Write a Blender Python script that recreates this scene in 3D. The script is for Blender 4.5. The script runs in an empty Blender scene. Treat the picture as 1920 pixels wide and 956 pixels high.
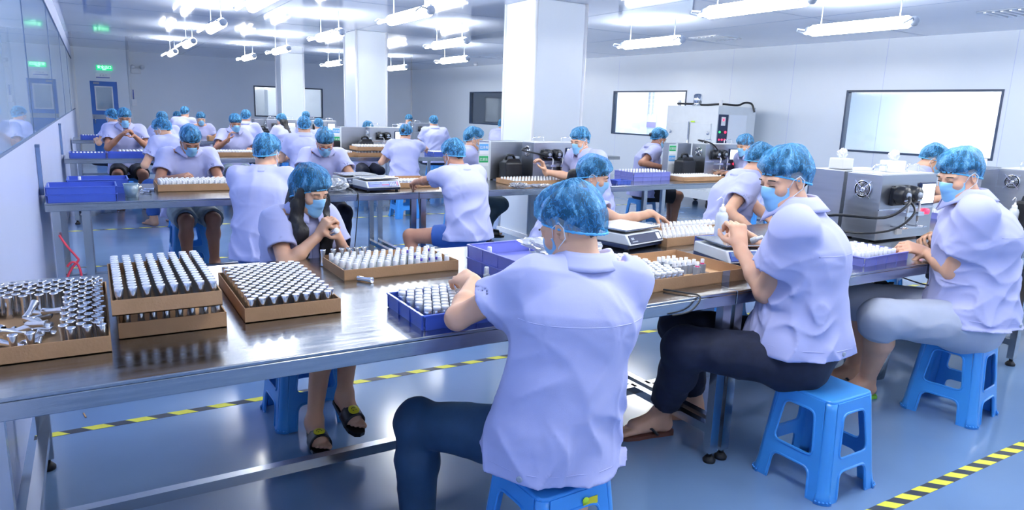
import bpy, bmesh, math, random, zlib
import numpy as np
from mathutils import Vector, Matrix, Euler
from mathutils.bvhtree import BVHTree
PI = math.pi
random.seed(7)
SC = bpy.context.scene
COL = SC.collection
# ---------------------------------------------------------------- camera
F_PX, CAM_H = 1290.0, 1.55
_yaw, _pit, _rol = math.radians(31.3), math.radians(11.6), math.radians(2.0)
_F = Vector((math.sin(_yaw)*math.cos(_pit), math.cos(_yaw)*math.cos(_pit), -math.sin(_pit)))
_r0 = Vector((math.cos(_yaw), -math.sin(_yaw), 0)); _u0 = _r0.cross(_F)
_R = math.cos(_rol)*_r0 + math.sin(_rol)*_u0
_U = -math.sin(_rol)*_r0 + math.cos(_rol)*_u0
cam = bpy.data.cameras.new('camera'); camo = bpy.data.objects.new('camera', cam); COL.objects.link(camo)
cam.sensor_width = 36; cam.lens = 36*F_PX/1920; cam.clip_end = 100; cam.clip_start = .05
camo.matrix_world = Matrix(((_R.x,_U.x,-_F.x,0),(_R.y,_U.y,-_F.y,0),(_R.z,_U.z,-_F.z,CAM_H),(0,0,0,1)))
SC.camera = camo
# ---------------------------------------------------------------- world and exposure
w = bpy.data.worlds.new('world'); SC.world = w; w.use_nodes = True
w.node_tree.nodes['Background'].inputs[0].default_value = (.62,.78,1,1)
w.node_tree.nodes['Background'].inputs[1].default_value = .25
SC.view_settings.view_transform = 'Standard'; SC.view_settings.look = 'None'
SC.view_settings.exposure = 0.70; SC.view_settings.gamma = 1.0
SC.cycles.max_bounces = 8; SC.cycles.diffuse_bounces = 4; SC.cycles.glossy_bounces = 4
SC.cycles.transparent_max_bounces = 12
SC.cycles.sample_clamp_indirect = 4.0; SC.cycles.caustics_reflective = False; SC.cycles.caustics_refractive = False
LAMP_COL = (1.0,.985,.94); LAMP_POWER = 27.0; TUBE_POWER = 16.0

def at(px, py, z):
    "point of the room at height z that the photograph shows at px, py"
    d = _R*((px-960)/F_PX) - _U*((py-478)/F_PX) + _F
    t = (z-CAM_H)/d.z
    return Vector((d.x*t, d.y*t, z))
def aty(px, py, y):
    d = _R*((px-960)/F_PX) - _U*((py-478)/F_PX) + _F
    t = y/d.y
    return Vector((d.x*t, y, CAM_H+d.z*t))
def topx(p):
    v = Vector(p)-Vector((0,0,CAM_H)); z = v.dot(_F); return '(%d,%d)'%(960+F_PX*v.dot(_R)/z, 478-F_PX*v.dot(_U)/z)
def online(px, py, p, q):
    "point on the vertical wall through floor points p and q"
    d = _R*((px-960)/F_PX) - _U*((py-478)/F_PX) + _F
    n = Vector((q[1]-p[1], -(q[0]-p[0])))
    t = (n.x*p[0]+n.y*p[1])/(n.x*d.x+n.y*d.y)
    return Vector((d.x*t, d.y*t, CAM_H+d.z*t))

# ---------------------------------------------------------------- objects, things, parts
def link(o, parent=None):
    COL.objects.link(o)
    if parent is not None: o.parent = parent
    return o
def thing(name, label, cat, loc=(0,0,0), rz=0, group=None):
    o = bpy.data.objects.new(name, None); COL.objects.link(o)
    o.empty_display_size = .1
    o.location = loc; o.rotation_euler = (0,0,rz)
    o['label'] = label; o['category'] = cat
    if group: o['group'] = group
    return o
def tag(o, label, cat, group=None):
    o['label'] = label; o['category'] = cat
    if group: o['group'] = group
    return o
def struct(o): o['kind'] = 'structure'; return o
def dup(root, loc, rz=None, label=None, group=None, rot=None):
    r = root.copy(); COL.objects.link(r); r.location = loc
    if rz is not None: r.rotation_euler = (0,0,rz)
    if rot is not None: r.rotation_euler = rot
    if label: r['label'] = label
    if group: r['group'] = group
    for ch in root.children:
        c = ch.copy(); COL.objects.link(c); c.parent = r
        for g in ch.children:
            d = g.copy(); COL.objects.link(d); d.parent = c
    return r
class MB:
    "collects shapes and links them as one mesh"
    def __init__(s): s.bm = bmesh.new()
    def box(s, x0,y0,z0,x1,y1,z1, M=None, bev=0):
        r = bmesh.ops.create_cube(s.bm, size=1)
        v = r['verts']
        bmesh.ops.scale(s.bm, vec=(x1-x0,y1-y0,z1-z0), verts=v)
        bmesh.ops.translate(s.bm, vec=((x0+x1)/2,(y0+y1)/2,(z0+z1)/2), verts=v)
        if bev:
            e = list({e for q in v for e in q.link_edges})
            rr = bmesh.ops.bevel(s.bm, geom=e, offset=bev, segments=2, affect='EDGES', profile=.6)
            v = list({q for f in rr['faces'] for q in f.verts} | {q for q in v if q.is_valid})
        if M is not None: bmesh.ops.transform(s.bm, matrix=M, verts=v)
        return s
    def tube(s, pts, r, n=10, caps=True, taper=None):
        pts = [Vector(p) for p in pts]; rings = []
        up = None
        for i, p in enumerate(pts):
            t = (pts[min(i+1,len(pts)-1)]-pts[max(i-1,0)]).normalized()
            if up is None: up = t.orthogonal().normalized()
            up = (up - t*up.dot(t)).normalized(); b = t.cross(up)
            rr = r if taper is None else r*(1+(taper-1)*i/(len(pts)-1))
            if isinstance(r,(list,tuple)): rr = r[i]
            rings.append([s.bm.verts.new(p+(up*math.cos(2*PI*k/n)+b*math.sin(2*PI*k/n))*rr) for k in range(n)])
        for a, b in zip(rings, rings[1:]):
            for k in range(n):
                f = s.bm.faces.new((a[k],a[(k+1)%n],b[(k+1)%n],b[k])); f.smooth = True
        if caps:
            s.bm.faces.new(rings[0][::-1]); s.bm.faces.new(rings[-1])
        return s
    def lathe(s, prof, n=16, c=(0,0,0), M=None, smooth=True):
        rings = []; vs = []
        for r, z in prof:
            if r < 1e-6: ring = [s.bm.verts.new((c[0],c[1],c[2]+z))]
            else: ring = [s.bm.verts.new((c[0]+r*math.cos(2*PI*k/n), c[1]+r*math.sin(2*PI*k/n), c[2]+z)) for k in range(n)]
            rings.append(ring); vs += ring
        for a, b in zip(rings, rings[1:]):
            for k in range(n):
                k2 = (k+1)%n
                if len(a)==1 and len(b)==1: continue
                if len(a)==1: f = s.bm.faces.new((a[0],b[k2],b[k]))
                elif len(b)==1: f = s.bm.faces.new((a[k],a[k2],b[0]))
                else: f = s.bm.faces.new((a[k],a[k2],b[k2],b[k]))
                f.smooth = smooth
        if M is not None: bmesh.ops.transform(s.bm, matrix=M, verts=vs)
        return s
    def poly(s, pts): s.bm.faces.new([s.bm.verts.new(p) for p in pts]); return s
    def prism(s, pts, z0, z1, M=None):
        a = [s.bm.verts.new((x,y,z0)) for x,y in pts]; b = [s.bm.verts.new((x,y,z1)) for x,y in pts]
        n = len(pts)
        s.bm.faces.new(a[::-1]); s.bm.faces.new(b)
        for k in range(n): s.bm.faces.new((a[k],a[(k+1)%n],b[(k+1)%n],b[k]))
        if M is not None: bmesh.ops.transform(s.bm, matrix=M, verts=a+b)
        return s
    def grid(s, fn, nu, nv, wrap=False, smooth=True):
        V = [[s.bm.verts.new(fn(u/(nu if wrap else nu-1), v/(nv-1))) for u in range(nu)] for v in range(nv)]
        for v in range(nv-1):
            for u in range(nu if wrap else nu-1):
                f = s.bm.faces.new((V[v][u],V[v][(u+1)%nu],V[v+1][(u+1)%nu],V[v+1][u])); f.smooth = smooth
        return s
    def build(s, name, mat, parent=None, solid=0, smooth=None):
        bmesh.ops.recalc_face_normals(s.bm, faces=s.bm.faces)
        me = bpy.data.meshes.new(name); s.bm.to_mesh(me); s.bm.free()
        if mat: me.materials.append(mat)
        if smooth: me.polygons.foreach_set('use_smooth', [True]*len(me.polygons))
        o = link(bpy.data.objects.new(name, me), parent)
        if solid:
            m = o.modifiers.new('solid','SOLIDIFY'); m.thickness = solid; m.offset = 0
        return o
def child(o, name, parent):
    "another object with the same mesh"
    c = o.copy(); c.name = name; COL.objects.link(c); c.parent = parent; return c
def T(x=0,y=0,z=0): return Matrix.Translation((x,y,z))
def RX(a): return Matrix.Rotation(a,4,'X')
def RY(a): return Matrix.Rotation(a,4,'Y')
def RZ(a): return Matrix.Rotation(a,4,'Z')

# ---------------------------------------------------------------- materials
def srgb(h):
    c = [int(h[i:i+2],16)/255 for i in (0,2,4)]
    return tuple((x/12.92 if x<=.04045 else ((x+.055)/1.055)**2.4) for x in c)+(1,)
def mat(name, hexc, rough=.5, metal=0, var=0, vscale=8, bump=0, bscale=60, spec=.5, stretch=None, emit=0, alpha=1, coat=0, rvar=0, sub=0, trans=0):
    m = bpy.data.materials.new(name); m.use_nodes = True
    nt = m.node_tree; N = nt.nodes; L = nt.links; b = N['Principled BSDF']
    col = srgb(hexc) if isinstance(hexc,str) else tuple(hexc)+(1,)
    b.inputs['Base Color'].default_value = col
    b.inputs['Roughness'].default_value = rough; b.inputs['Metallic'].default_value = metal
    b.inputs['Specular IOR Level'].default_value = spec
    b.inputs['Alpha'].default_value = alpha
    b.inputs['Coat Weight'].default_value = coat; b.inputs['Coat Roughness'].default_value = .08
    b.inputs['Transmission Weight'].default_value = trans
    if sub:
        b.inputs['Subsurface Weight'].default_value = sub; b.inputs['Subsurface Scale'].default_value = .01
    if emit:
        b.inputs['Emission Color'].default_value = col; b.inputs['Emission Strength'].default_value = emit
    if var or bump or rvar:
        tc = N.new('ShaderNodeTexCoord'); mp = N.new('ShaderNodeMapping'); L.new(tc.outputs['Object'], mp.inputs[0])
        if stretch: mp.inputs['Scale'].default_value = stretch
        if var or rvar:
            nz = N.new('ShaderNodeTexNoise'); nz.inputs['Scale'].default_value = vscale; nz.inputs['Detail'].default_value = 4
            L.new(mp.outputs[0], nz.inputs[0])
        if var:
            hs = N.new('ShaderNodeMapRange'); hs.inputs[3].default_value = 1-var; hs.inputs[4].default_value = 1+var
            hs.inputs[1].default_value = .25; hs.inputs[2].default_value = .75
            L.new(nz.outputs[0], hs.inputs[0])
            mx = N.new('ShaderNodeVectorMath'); mx.operation = 'SCALE'; mx.inputs[0].default_value = col[:3]
            L.new(hs.outputs[0], mx.inputs['Scale']); L.new(mx.outputs[0], b.inputs['Base Color'])
        if rvar:
            rr = N.new('ShaderNodeMapRange'); rr.inputs[3].default_value = max(0,rough-rvar); rr.inputs[4].default_value = rough+rvar
            rr.inputs[1].default_value = .3; rr.inputs[2].default_value = .7
            L.new(nz.outputs[0], rr.inputs[0]); L.new(rr.outputs[0], b.inputs['Roughness'])
        if bump:
            n2 = N.new('ShaderNodeTexNoise'); n2.inputs['Scale'].default_value = bscale; n2.inputs['Detail'].default_value = 5
            L.new(mp.outputs[0], n2.inputs[0])
            bp = N.new('ShaderNodeBump'); bp.inputs['Strength'].default_value = bump; bp.inputs['Distance'].default_value = .004
            L.new(n2.outputs[0], bp.inputs['Height']); L.new(bp.outputs[0], b.inputs['Normal'])
    return m
M = {}
M['steel'] = mat('brushed_steel', (.40,.43,.46), .20, 1, var=.05, vscale=5, rvar=.07, bump=.05, bscale=40, stretch=(1,14,14))
M['steel_leg'] = mat('steel_tube', (.5,.53,.56), .22, 1, var=.05, vscale=6)
M['steel_panel'] = mat('machine_steel', (.44,.47,.52), .34, 1, var=.05, vscale=3, rvar=.05, bump=.008, bscale=20, stretch=(1,1,20))
M['alum'] = mat('bright_aluminium', (.74,.77,.82), .24, 1)
M['alum_satin'] = mat('satin_aluminium', (.84,.87,.93), .5, .6)
M['chrome'] = mat('chrome', (.8,.83,.88), .12, 1)
M['card'] = mat('cardboard', 'b08a66', .85, var=.10, vscale=9, bump=.25, bscale=120)
M['card_in'] = mat('cardboard_inner', 'bd9a74', .9, var=.08, vscale=9, bump=.2, bscale=120)
M['tray'] = mat('blue_tray_plastic', '4562c6', .35, var=.05, vscale=12, coat=.2)
M['tray_pale'] = mat('lit_and_violet_tray_plastic', '8088d8', .35, var=.05, vscale=12)  # light put into the blue tray colour; also serves the violet trays
M['stool'] = mat('blue_stool_plastic', '3f96e4', .33, var=.03, vscale=10, coat=.15)
M['floor'] = mat('epoxy_floor', '6d8bb2', .14, var=.10, vscale=1.3, rvar=.06, bump=.05, bscale=6, spec=.6)
M['wall'] = mat('wall_panel', 'dfe8f2', .30, var=.015, vscale=1.5, spec=.5)
M['wall_far'] = mat('far_wall_panel', 'eaf1fa', .35, var=.015, vscale=1.5)
M['wall_low'] = mat('lower_wall_panel', 'c6d0ee', .32, var=.03, vscale=1.2, spec=.35)
M['ceil'] = mat('glossy_ceiling', 'c3cde2', .05, var=.02, vscale=1.5, rvar=.015, spec=.6)
M['wglass'] = mat('partition_glass', 'a9c4e8', .02, var=.04, vscale=.6, spec=.5)
M['joint'] = mat('dark_joint', '50688c', .5)
M['frame'] = mat('window_frame', '2b3f5c', .4)
M['white'] = mat('white_plastic', 'eef1f6', .4)
M['offwhite'] = mat('cream_enamel', 'dde4ea', .4, var=.03)
M['grey'] = mat('grey_plastic', '9aa6b8', .45)
M['grey_cap'] = mat('grey_vial', '8d98a8', .4)
M['black'] = mat('black_plastic', '10141c', .35, var=.1, vscale=20)
M['navy_'] = mat('navy_cloth','1a2748',.75)
M['navy'] = mat('dark_navy', '1c2c50', .5)
M['rubber'] = mat('black_rubber', '181b22', .6)
M['yellow'] = mat('tape_yellow', 'e3e24a', .5, var=.05, vscale=20)
M['tape_black'] = mat('tape_black', '2a3442', .5, var=.15, vscale=20)
M['door_blue'] = mat('door_blue', '2a6cc0', .4, var=.03)
M['red'] = mat('red_plastic', 'f0485c', .45)
M['redlamp'] = mat('red_lamp', 'ff3050', .4, emit=2.0)
M['greenlamp'] = mat('green_lamp', '30d070', .4, emit=1.2)
M['green'] = mat('green_card', '25a866', .5)
M['bluecard'] = mat('blue_card', '5da4e0', .5)
M['exit'] = mat('exit_green', '10b070', .4, emit=.9)
M['exit_txt'] = mat('exit_letters', 'b8ffd8', .4, emit=1.6)
M['purple'] = mat('violet_plastic', '4a3ab0', .4)
M['magenta'] = mat('magenta_plastic', 'd84a80', .4)
M['screen'] = mat('lit_screen', 'e8f4ff', .3, emit=1.6)
M['panel_blue'] = mat('display_panel', '3e58a8', .25, var=.05)
M['lcd'] = mat('lcd_grey', '6c86b0', .25)
def emis(name, col, s):
    m = bpy.data.materials.new(name); m.use_nodes = True; nt = m.node_tree
    for n in list(nt.nodes): nt.nodes.remove(n)
    e = nt.nodes.new('ShaderNodeEmission'); o = nt.nodes.new('ShaderNodeOutputMaterial')
    e.inputs[0].default_value = tuple(col)+(1,); e.inputs[1].default_value = s
    nt.links.new(e.outputs[0], o.inputs[0]); return m
M['lamp'] = emis('lamp_glow', LAMP_COL, LAMP_POWER)
M['tube'] = emis('tube_glow', LAMP_COL, TUBE_POWER)
def clear(name, tint, gl=.08, opac=0):
    "thin clear glass, plastic or film: mostly see-through with a glossy surface"
    m = bpy.data.materials.new(name); m.use_nodes = True; nt = m.node_tree; N = nt.nodes; L = nt.links
    b = N['Principled BSDF']; b.inputs['Base Color'].default_value = tuple(tint)+(1,); b.inputs['Roughness'].default_value = .08
    t = N.new('ShaderNodeBsdfTransparent'); t.inputs[0].default_value = tuple(min(1,.5+.5*c) for c in tint)+(1,)
    g = N.new('ShaderNodeBsdfGlossy'); g.inputs['Roughness'].default_value = .05
    lw = N.new('ShaderNodeLayerWeight'); lw.inputs[0].default_value = .25
    m1 = N.new('ShaderNodeMixShader'); m1.inputs[0].default_value = opac
    m2 = N.new('ShaderNodeMixShader'); ad = N.new('ShaderNodeMath'); ad.operation = 'MULTIPLY_ADD'
    ad.inputs[1].default_value = .6; ad.inputs[2].default_value = gl
    L.new(lw.outputs['Fresnel'], ad.inputs[0]); L.new(ad.outputs[0], m2.inputs[0])
    L.new(t.outputs[0], m1.inputs[1]); L.new(b.outputs[0], m1.inputs[2])
    L.new(m1.outputs[0], m2.inputs[1]); L.new(g.outputs[0], m2.inputs[2])
    L.new(m2.outputs[0], N['Material Output'].inputs[0]); return m
M['glass'] = clear('window_glass', (.93,.97,1), .06)
M['film'] = clear('plastic_film', (.88,.93,1), .25, .25)
M['bag'] = clear('white_plastic_bag', (.85,.9,.97), .12, .5)
M['bottle'] = clear('frosted_bottle', (.8,.88,.97), .05, .75)
M['vialbody'] = clear('grey_vial_glass', (.55,.60,.62), .08, .7)
M['clearcup'] = clear('clear_blue_plastic', (.6,.85,.98), .1, .35)
# ================================================================ THE ROOM
ZC = 2.9
RW0, RW1 = (11.30,-1.0), (9.55,23.6)        # right wall, floor points
def rw(y): return RW0[0]+(RW1[0]-RW0[0])*(y-RW0[1])/(RW1[1]-RW0[1])
XL = -.36
MB().box(XL-.2,-3,-.1,16,27,0).build('floor', M['floor']); struct(bpy.data.objects['floor'])
# ceiling with panel joints
mb = MB(); mb.box(XL-.2,-3,ZC,12,27,ZC+.1)
ceil = struct(mb.build('ceiling', M['ceil']))
mb = MB()
for k in range(-3, 24, 1):
    pass
for y in (-.9,1.05,6.05,9.1,12.35,15.8,19.2): mb.box(XL,y-.004,ZC-.0015,rw(y),y+.004,ZC)
for x in (2.35,4.1,6.0,8.1): mb.box(x-.004,-3,ZC-.0015,x+.004,22.5,ZC)
o = mb.build('ceiling_joint', M['joint'], ceil)
# far wall with its window
FW = 22.9; WX0, WX1, WZ0, WZ1 = 4.36, 6.50, 1.19, 2.13
mb = MB()
mb.box(.98,FW,0,WX0,FW+.1,ZC); mb.box(WX1,FW,0,10.2,FW+.1,ZC); mb.box(WX0,FW,0,WX1,FW+.1,WZ0); mb.box(WX0,FW,WZ1,WX1,FW+.1,ZC)
struct(mb.build('wall_far', M['wall_far']))
def window(name, c0, c1, z0, z1, fw=.035, dep=.10):
    "framed pane between two floor points"
    c0 = Vector((c0[0],c0[1],0)); c1 = Vector((c1[0],c1[1],0)); d = (c1-c0); L = d.length
    a = math.atan2(d.y, d.x); e = struct(link(bpy.data.objects.new(name, None))); e.location = (c0.x,c0.y,0); e.rotation_euler = (0,0,a)
    f = MB(); t = fw
    f.box(0,-.012,z0,L,dep,z0+t); f.box(0,-.012,z1-t,L,dep,z1); f.box(0,-.012,z0+t,t,dep,z1-t); f.box(L-t,-.012,z0+t,L,dep,z1-t)
    f.build('window_frame', M['frame'], e)
    MB().box(t,.045,z0+t,L-t,.05,z1-t).build('window_pane', M['glass'], e)
    return e
window('window_4', (WX0,FW),(WX1,FW),WZ0,WZ1)
# room behind the far window
mb = MB(); mb.box(3.6,25.4,0,7.6,25.5,ZC); mb.box(3.5,FW+.1,0,3.6,25.5,ZC); mb.box(7.6,FW+.1,0,7.7,25.5,ZC)
mb.box(4.9,24.0,0,5.0,25.4,ZC)
struct(mb.build('trim_1', M['wall_far']))
# door bay in the left far corner
DB = 22.25
mb = MB(); mb.box(XL,DB,0,.02,DB+.1,ZC); mb.box(.66,DB,0,.97,DB+.1,ZC); mb.box(.02,DB,2.03,.66,DB+.1,ZC); mb.box(.87,DB+.1,0,.97,FW+.1,ZC)
struct(mb.build('wall_door_bay', M['wall']))
MB().tube([(.97,DB,0),(.97,DB,ZC)], .035, 12).build('trim_2', M['white']); struct(bpy.data.objects['trim_2'])
MB().tube([(XL+.02,DB-.02,0),(XL+.02,DB-.02,ZC)], .05, 12).build('trim_3', M['white']); struct(bpy.data.objects['trim_3'])
e = struct(link(bpy.data.objects.new('door_1', None))); e.location = (.02,DB,0)
mb = MB(); mb.box(0,.02,0,.64,.06,1.25); mb.box(0,.02,1.9,.64,.06,2.03); mb.box(0,.02,1.25,.10,.06,1.9); mb.box(.53,.02,1.25,.64,.06,1.9)
mb.build('door_leaf', M['door_blue'], e)
mb = MB(); t=.03
mb.box(.10,0,1.25,.53,.07,1.28); mb.box(.10,0,1.87,.53,.07,1.9); mb.box(.10,0,1.28,.13,.07,1.87); mb.box(.50,0,1.28,.53,.07,1.87)
mb.build('door_window_frame', M['white'], e)
MB().box(.13,.035,1.28,.50,.04,1.87).build('door_pane', M['glass'], e)
MB().box(.0,.008,1.02,.64,.02,1.14).build('door_plate', M['grey'], e)
MB().tube([(.06,-.03,.9),(.06,-.03,1.1)], .012, 8).build('door_handle', M['chrome'], e)
MB().box(.08,-.02,1.95,.22,.02,2.0).build('door_closer', M['grey'], e)
mb = MB(); mb.box(-.4,24.2,0,.86,24.3,ZC); mb.box(.25,23.9,1.3,.5,24.2,1.62)
struct(mb.build('trim_4', M['wall']))
def text(s, size, mt, parent, loc, rot, name='lettering', ext=.001, bold=0):
    c = bpy.data.curves.new(name, 'FONT'); c.body = s; c.size = size; c.align_x = 'CENTER'; c.align_y = 'CENTER'; c.extrude = ext; c.offset = bold
    c.resolution_u = 3
    o = bpy.data.objects.new(name, c); COL.objects.link(o)
    bpy.context.view_layer.update()
    dg = bpy.context.evaluated_depsgraph_get()
    me = bpy.data.meshes.new_from_object(o.evaluated_get(dg)); bpy.data.objects.remove(o)
    me.materials.clear(); me.materials.append(mt)
    o2 = link(bpy.data.objects.new(name, me), parent); o2.location = loc; o2.rotation_euler = rot
    return o2
FACE_Y = (PI/2,0,0)          # a text that faces -Y
t = thing('exit_sign', 'small lit green exit sign over the blue door', 'sign', (.39,DB-.03,2.385))
MB().box(-.19,-.02,-.065,.19,.02,.065,bev=.006).build('sign_box', M['exit'], t)
text('安全出口', .085, M['exit_txt'], t, (0,-.022,.012), FACE_Y); text('EXIT', .045, M['exit_txt'], t, (0,-.022,-.045), FACE_Y)
MB().box(-.12,-.005,.065,-.03,.02,.12).build('bracket', M['white'], t)
t = thing('name_plate', 'white door name plate between the green exit sign and the blue door', 'sign', (.35,DB-.012,2.17))
MB().box(-.18,-.006,-.07,.18,.01,.07).build('plate', M['white'], t)
MB().box(-.17,-.008,-.055,.15,-.006,-.03).build('blue_line', M['panel_blue'], t)
text('车 间 门', .05, M['grey'], t, (.0,-.008,.01), FACE_Y)
t = thing('emergency_light', 'white twin-head emergency light high on the far wall near the blue door', 'lamp', (1.2,FW-.03,2.42))
MB().box(-.15,-.05,-.12,.10,.03,.02,bev=.01).build('battery_box', M['white'], t)
for dx in (-.1,.14): MB().lathe([(0,0),(.06,0),(.05,.06),(.02,.1),(0,.1)],14,M=T(dx,-.02,.06)@RX(PI/2)).build('lamp_head', M['white'], t)
t = thing('wall_box', 'white electrical box on the corner edge right of the blue door', 'box', (1.02,DB-.05,1.49))
MB().box(-.04,-.04,-.09,.09,.04,.09,bev=.008).build('box_body', M['white'], t); MB().box(0,-.02,.09,.03,.02,.35).build('conduit', M['panel_blue'], t)
# left wall: glossy glass panes above, matt panels below
cuts = [-3,1.6,6.0,9.75,13.6,17.6,DB]
for i,(a,b) in enumerate(zip(cuts,cuts[1:])):
    struct(MB().box(XL-.05,a+.006,1.29,XL,b-.006,2.58).build('window_left_%d'%(i+1), M['wglass']))
lo = MB().box(XL-.06,-3,0,XL-.002,DB,1.285).box(XL-.06,-3,2.585,XL+.004,DB,ZC).build('wall_left', M['wall_low']); struct(lo)
mb = MB(); mb.box(XL-.06,-3,1.283,XL+.006,DB,1.297); mb.box(XL-.06,-3,2.575,XL+.01,DB,2.592)
for c in cuts[1:-1]: mb.box(XL-.06,c-.008,1.29,XL+.004,c+.008,2.58)
struct(mb.build('trim_5', M['joint']))
struct(MB().box(XL-.4,-3,0,XL-.35,DB,ZC).build('trim_6', M['wall_far']))
for i,(y,z0,z1) in enumerate(((5.98,.86,1.2),(10.3,.86,1.22))):  # plain grey-blue upright strips set on the wall
    t = thing('wall_strip', ('narrow upright blue strip on the left wall at the second table row','narrow upright dark strip on the left wall at the third table row')[i], 'bracket', (XL+.012,y,z0))
    MB().box(-.012,-.03,0,.012,.03,z1-z0).build('strip', M['lcd'], t); MB().box(-.014,-.034,z1-z0,.014,.034,z1-z0+.02).build('strip_cap', M['joint'], t)
# right wall with three windows
def onr(px,py): return online(px,py,RW0,RW1)
wins = []
for i,(a,b,c,d) in enumerate((((881.3,172.4),(881.3,231.5),(958,171.6),None),((1151,170.7),(1148.5,250.5),(1288.5,169.3),None),((1588.5,168.5),(1579.8,283),(1884,168),None))):
    p=onr(*a); q=onr(*b); r=onr(*c); wins.append((r.y,p.y,q.z,(p.z+r.z)/2 if i else p.z))
wins.sort()
def rwp(y): return (rw(y), y)
ang = math.atan2(RW1[1]-RW0[1], RW1[0]-RW0[0])
def rbox(mb, ya, yb, z0, z1, th=.1):
    a=rwp(ya); b=rwp(yb); nx=math.sin(ang)*th; ny=-math.cos(ang)*th
    mb.prism([a,b,(b[0]+nx,b[1]+ny),(a[0]+nx,a[1]+ny)], z0, z1)
mb = MB(); y = -3
for (a,b,z0,z1) in wins:
    rbox(mb,y,a,0,ZC); rbox(mb,a,b,0,z0); rbox(mb,a,b,z1,ZC); y=b
rbox(mb,y,23.6,0,ZC)
struct(mb.build('wall_right', M['wall']))
for i,(a,b,z0,z1) in enumerate(wins):
    window('window_%d'%(i+1), rwp(b), rwp(a), z0, z1, fw=.03)
mb = MB()
for y in (2.2,3.3,4.85,6.6,8.2,9.5,12.6,15.5): rbox(mb,y-.003,y+.003,0,ZC,-.0015)
struct(mb.build('trim_7', M['wall_low']))
mb = MB(); rbox(mb,-3,23.6,0,.05,-.02); struct(mb.build('baseboard_right', M['white']))
# bright rooms behind the right windows
mb = MB(); mb.box(13.6,-3,0,13.7,9.6,ZC); mb.box(10.6,9.6,0,13.7,9.7,ZC); mb.box(12.0,9.7,0,12.1,24,ZC); mb.box(13.3,3.0,0,13.6,3.9,2.3); mb.box(10.4,13.4,0,12.0,13.5,ZC)
mb.box(13.55,4.2,0,13.62,4.26,2.15); mb.box(13.55,5.1,0,13.62,5.16,2.15); mb.box(13.55,4.2,2.1,13.62,5.16,2.16)
mb.box(11.3,-3,ZC,14,24,ZC+.05)
struct(mb.build('trim_8', M['wall']))
def room_lamp(x,y,L,p=1.0):
    t = thing('ceiling_light', 'ceiling light panel of the room behind the right wall windows', 'lamp', (x,y,2.8), 0, 'light panels behind the right wall')
    MB().box(-.16,-L/2,0,.16,L/2,.06).build('housing', M['white'], t)
    MB().box(-.14,-L/2+.02,-.012,.14,L/2-.02,0).build('diffuser', emis('panel_glow', LAMP_COL, (38*p)), t)
for y in (1.5,4.0,6.6): room_lamp(12.4,y,1.6,1.3)
for y in (9.0+1.8,12.2): room_lamp(11.3,y,1.6,.7)
room_lamp(11.1,16.0,1.6,.5); room_lamp(5.9,24.2,1.0,.7); room_lamp(4.2,24.4,.8,.25)
onp = online(1222,185,(11.985,0),(11.985,20))
t = thing('poster', 'tall white poster with violet foot seen through the middle window', 'poster', (11.985,onp.y,onp.z-.15), -PI/2)
MB().box(-.22,-.004,-.55,.22,.004,.5).build('sheet', M['white'], t); MB().box(-.22,-.006,-.55,.22,-.004,-.42).build('foot_band', mat('poster_violet','9a90c8',.5), t)
for dx in (-.07,.07): text('\n'.join('质量安全生产'), .1, M['grey'], t, (dx,-.008,.02), FACE_Y)
# columns
def column(name, x0,y0,x1,y1):
    o = struct(MB().box(x0,y0,0,x1,y1,ZC,bev=.012).build(name, M['wall']))
    m = MB(); m.box(x0-.03,y0-.03,0,x1+.03,y1+.03,.06); m.build('skirting', M['white'], o)
    m = MB()
    for (a,b) in ((x0,y0),(x1,y0),(x0,y1)): m.tube([(a,b,.06),(a,b,ZC)], .022, 8)
    m.build('corner_guard', M['white'], o)
    return o
column('trim_9', 4.61,7.21,5.34,7.93)
column('trim_10', 4.10,12.28,4.66,12.95)
column('trim_11', 4.32,19.0,4.90,19.6)
struct(MB().tube([(rw(22.8)-.02,22.86,0),(rw(22.8)-.02,22.86,ZC)], .03, 10).build('trim_12', M['white']))
# unseen back wall and right end so that light stays in the room
struct(MB().box(XL-.2,-3.1,0,16,-3,ZC).build('wall_back', M['wall']))
# floor tapes
def tape(label, x0, x1, y, w=.05, pitch=.185):
    t = thing('floor_tape', label, 'tape', (x0,y,0))
    MB().box(0,-w/2,0,x1-x0,w/2,.0008).build('base_strip', M['tape_black'], t)
    n = int((x1-x0)/pitch); mesh=None
    for k in range(n):
        if mesh is None:
            mb = MB(); s=.05
            mb.prism([(0,-w/2),(pitch/2,-w/2),(pitch/2-s,w/2),(-s,w/2)],.0008,.0014); o = mb.build('stripe', M['yellow'], t); mesh=o
        else: o = child(mesh,'stripe',t)
        o.location = (.05+k*pitch,0,0)
tape('yellow and black floor tape between the front and second table rows', XL+.02, 7.5, 3.65)
tape('yellow and black floor tape along the bottom right corner', 2.3, 5.2, 1.40, .055, .13)
tape('yellow and black floor tape behind the second table row', XL+.02, 4.2, 7.45)
tape('yellow and black floor tape just before the third table row', XL+.02, 8.5, 9.6)
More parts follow.
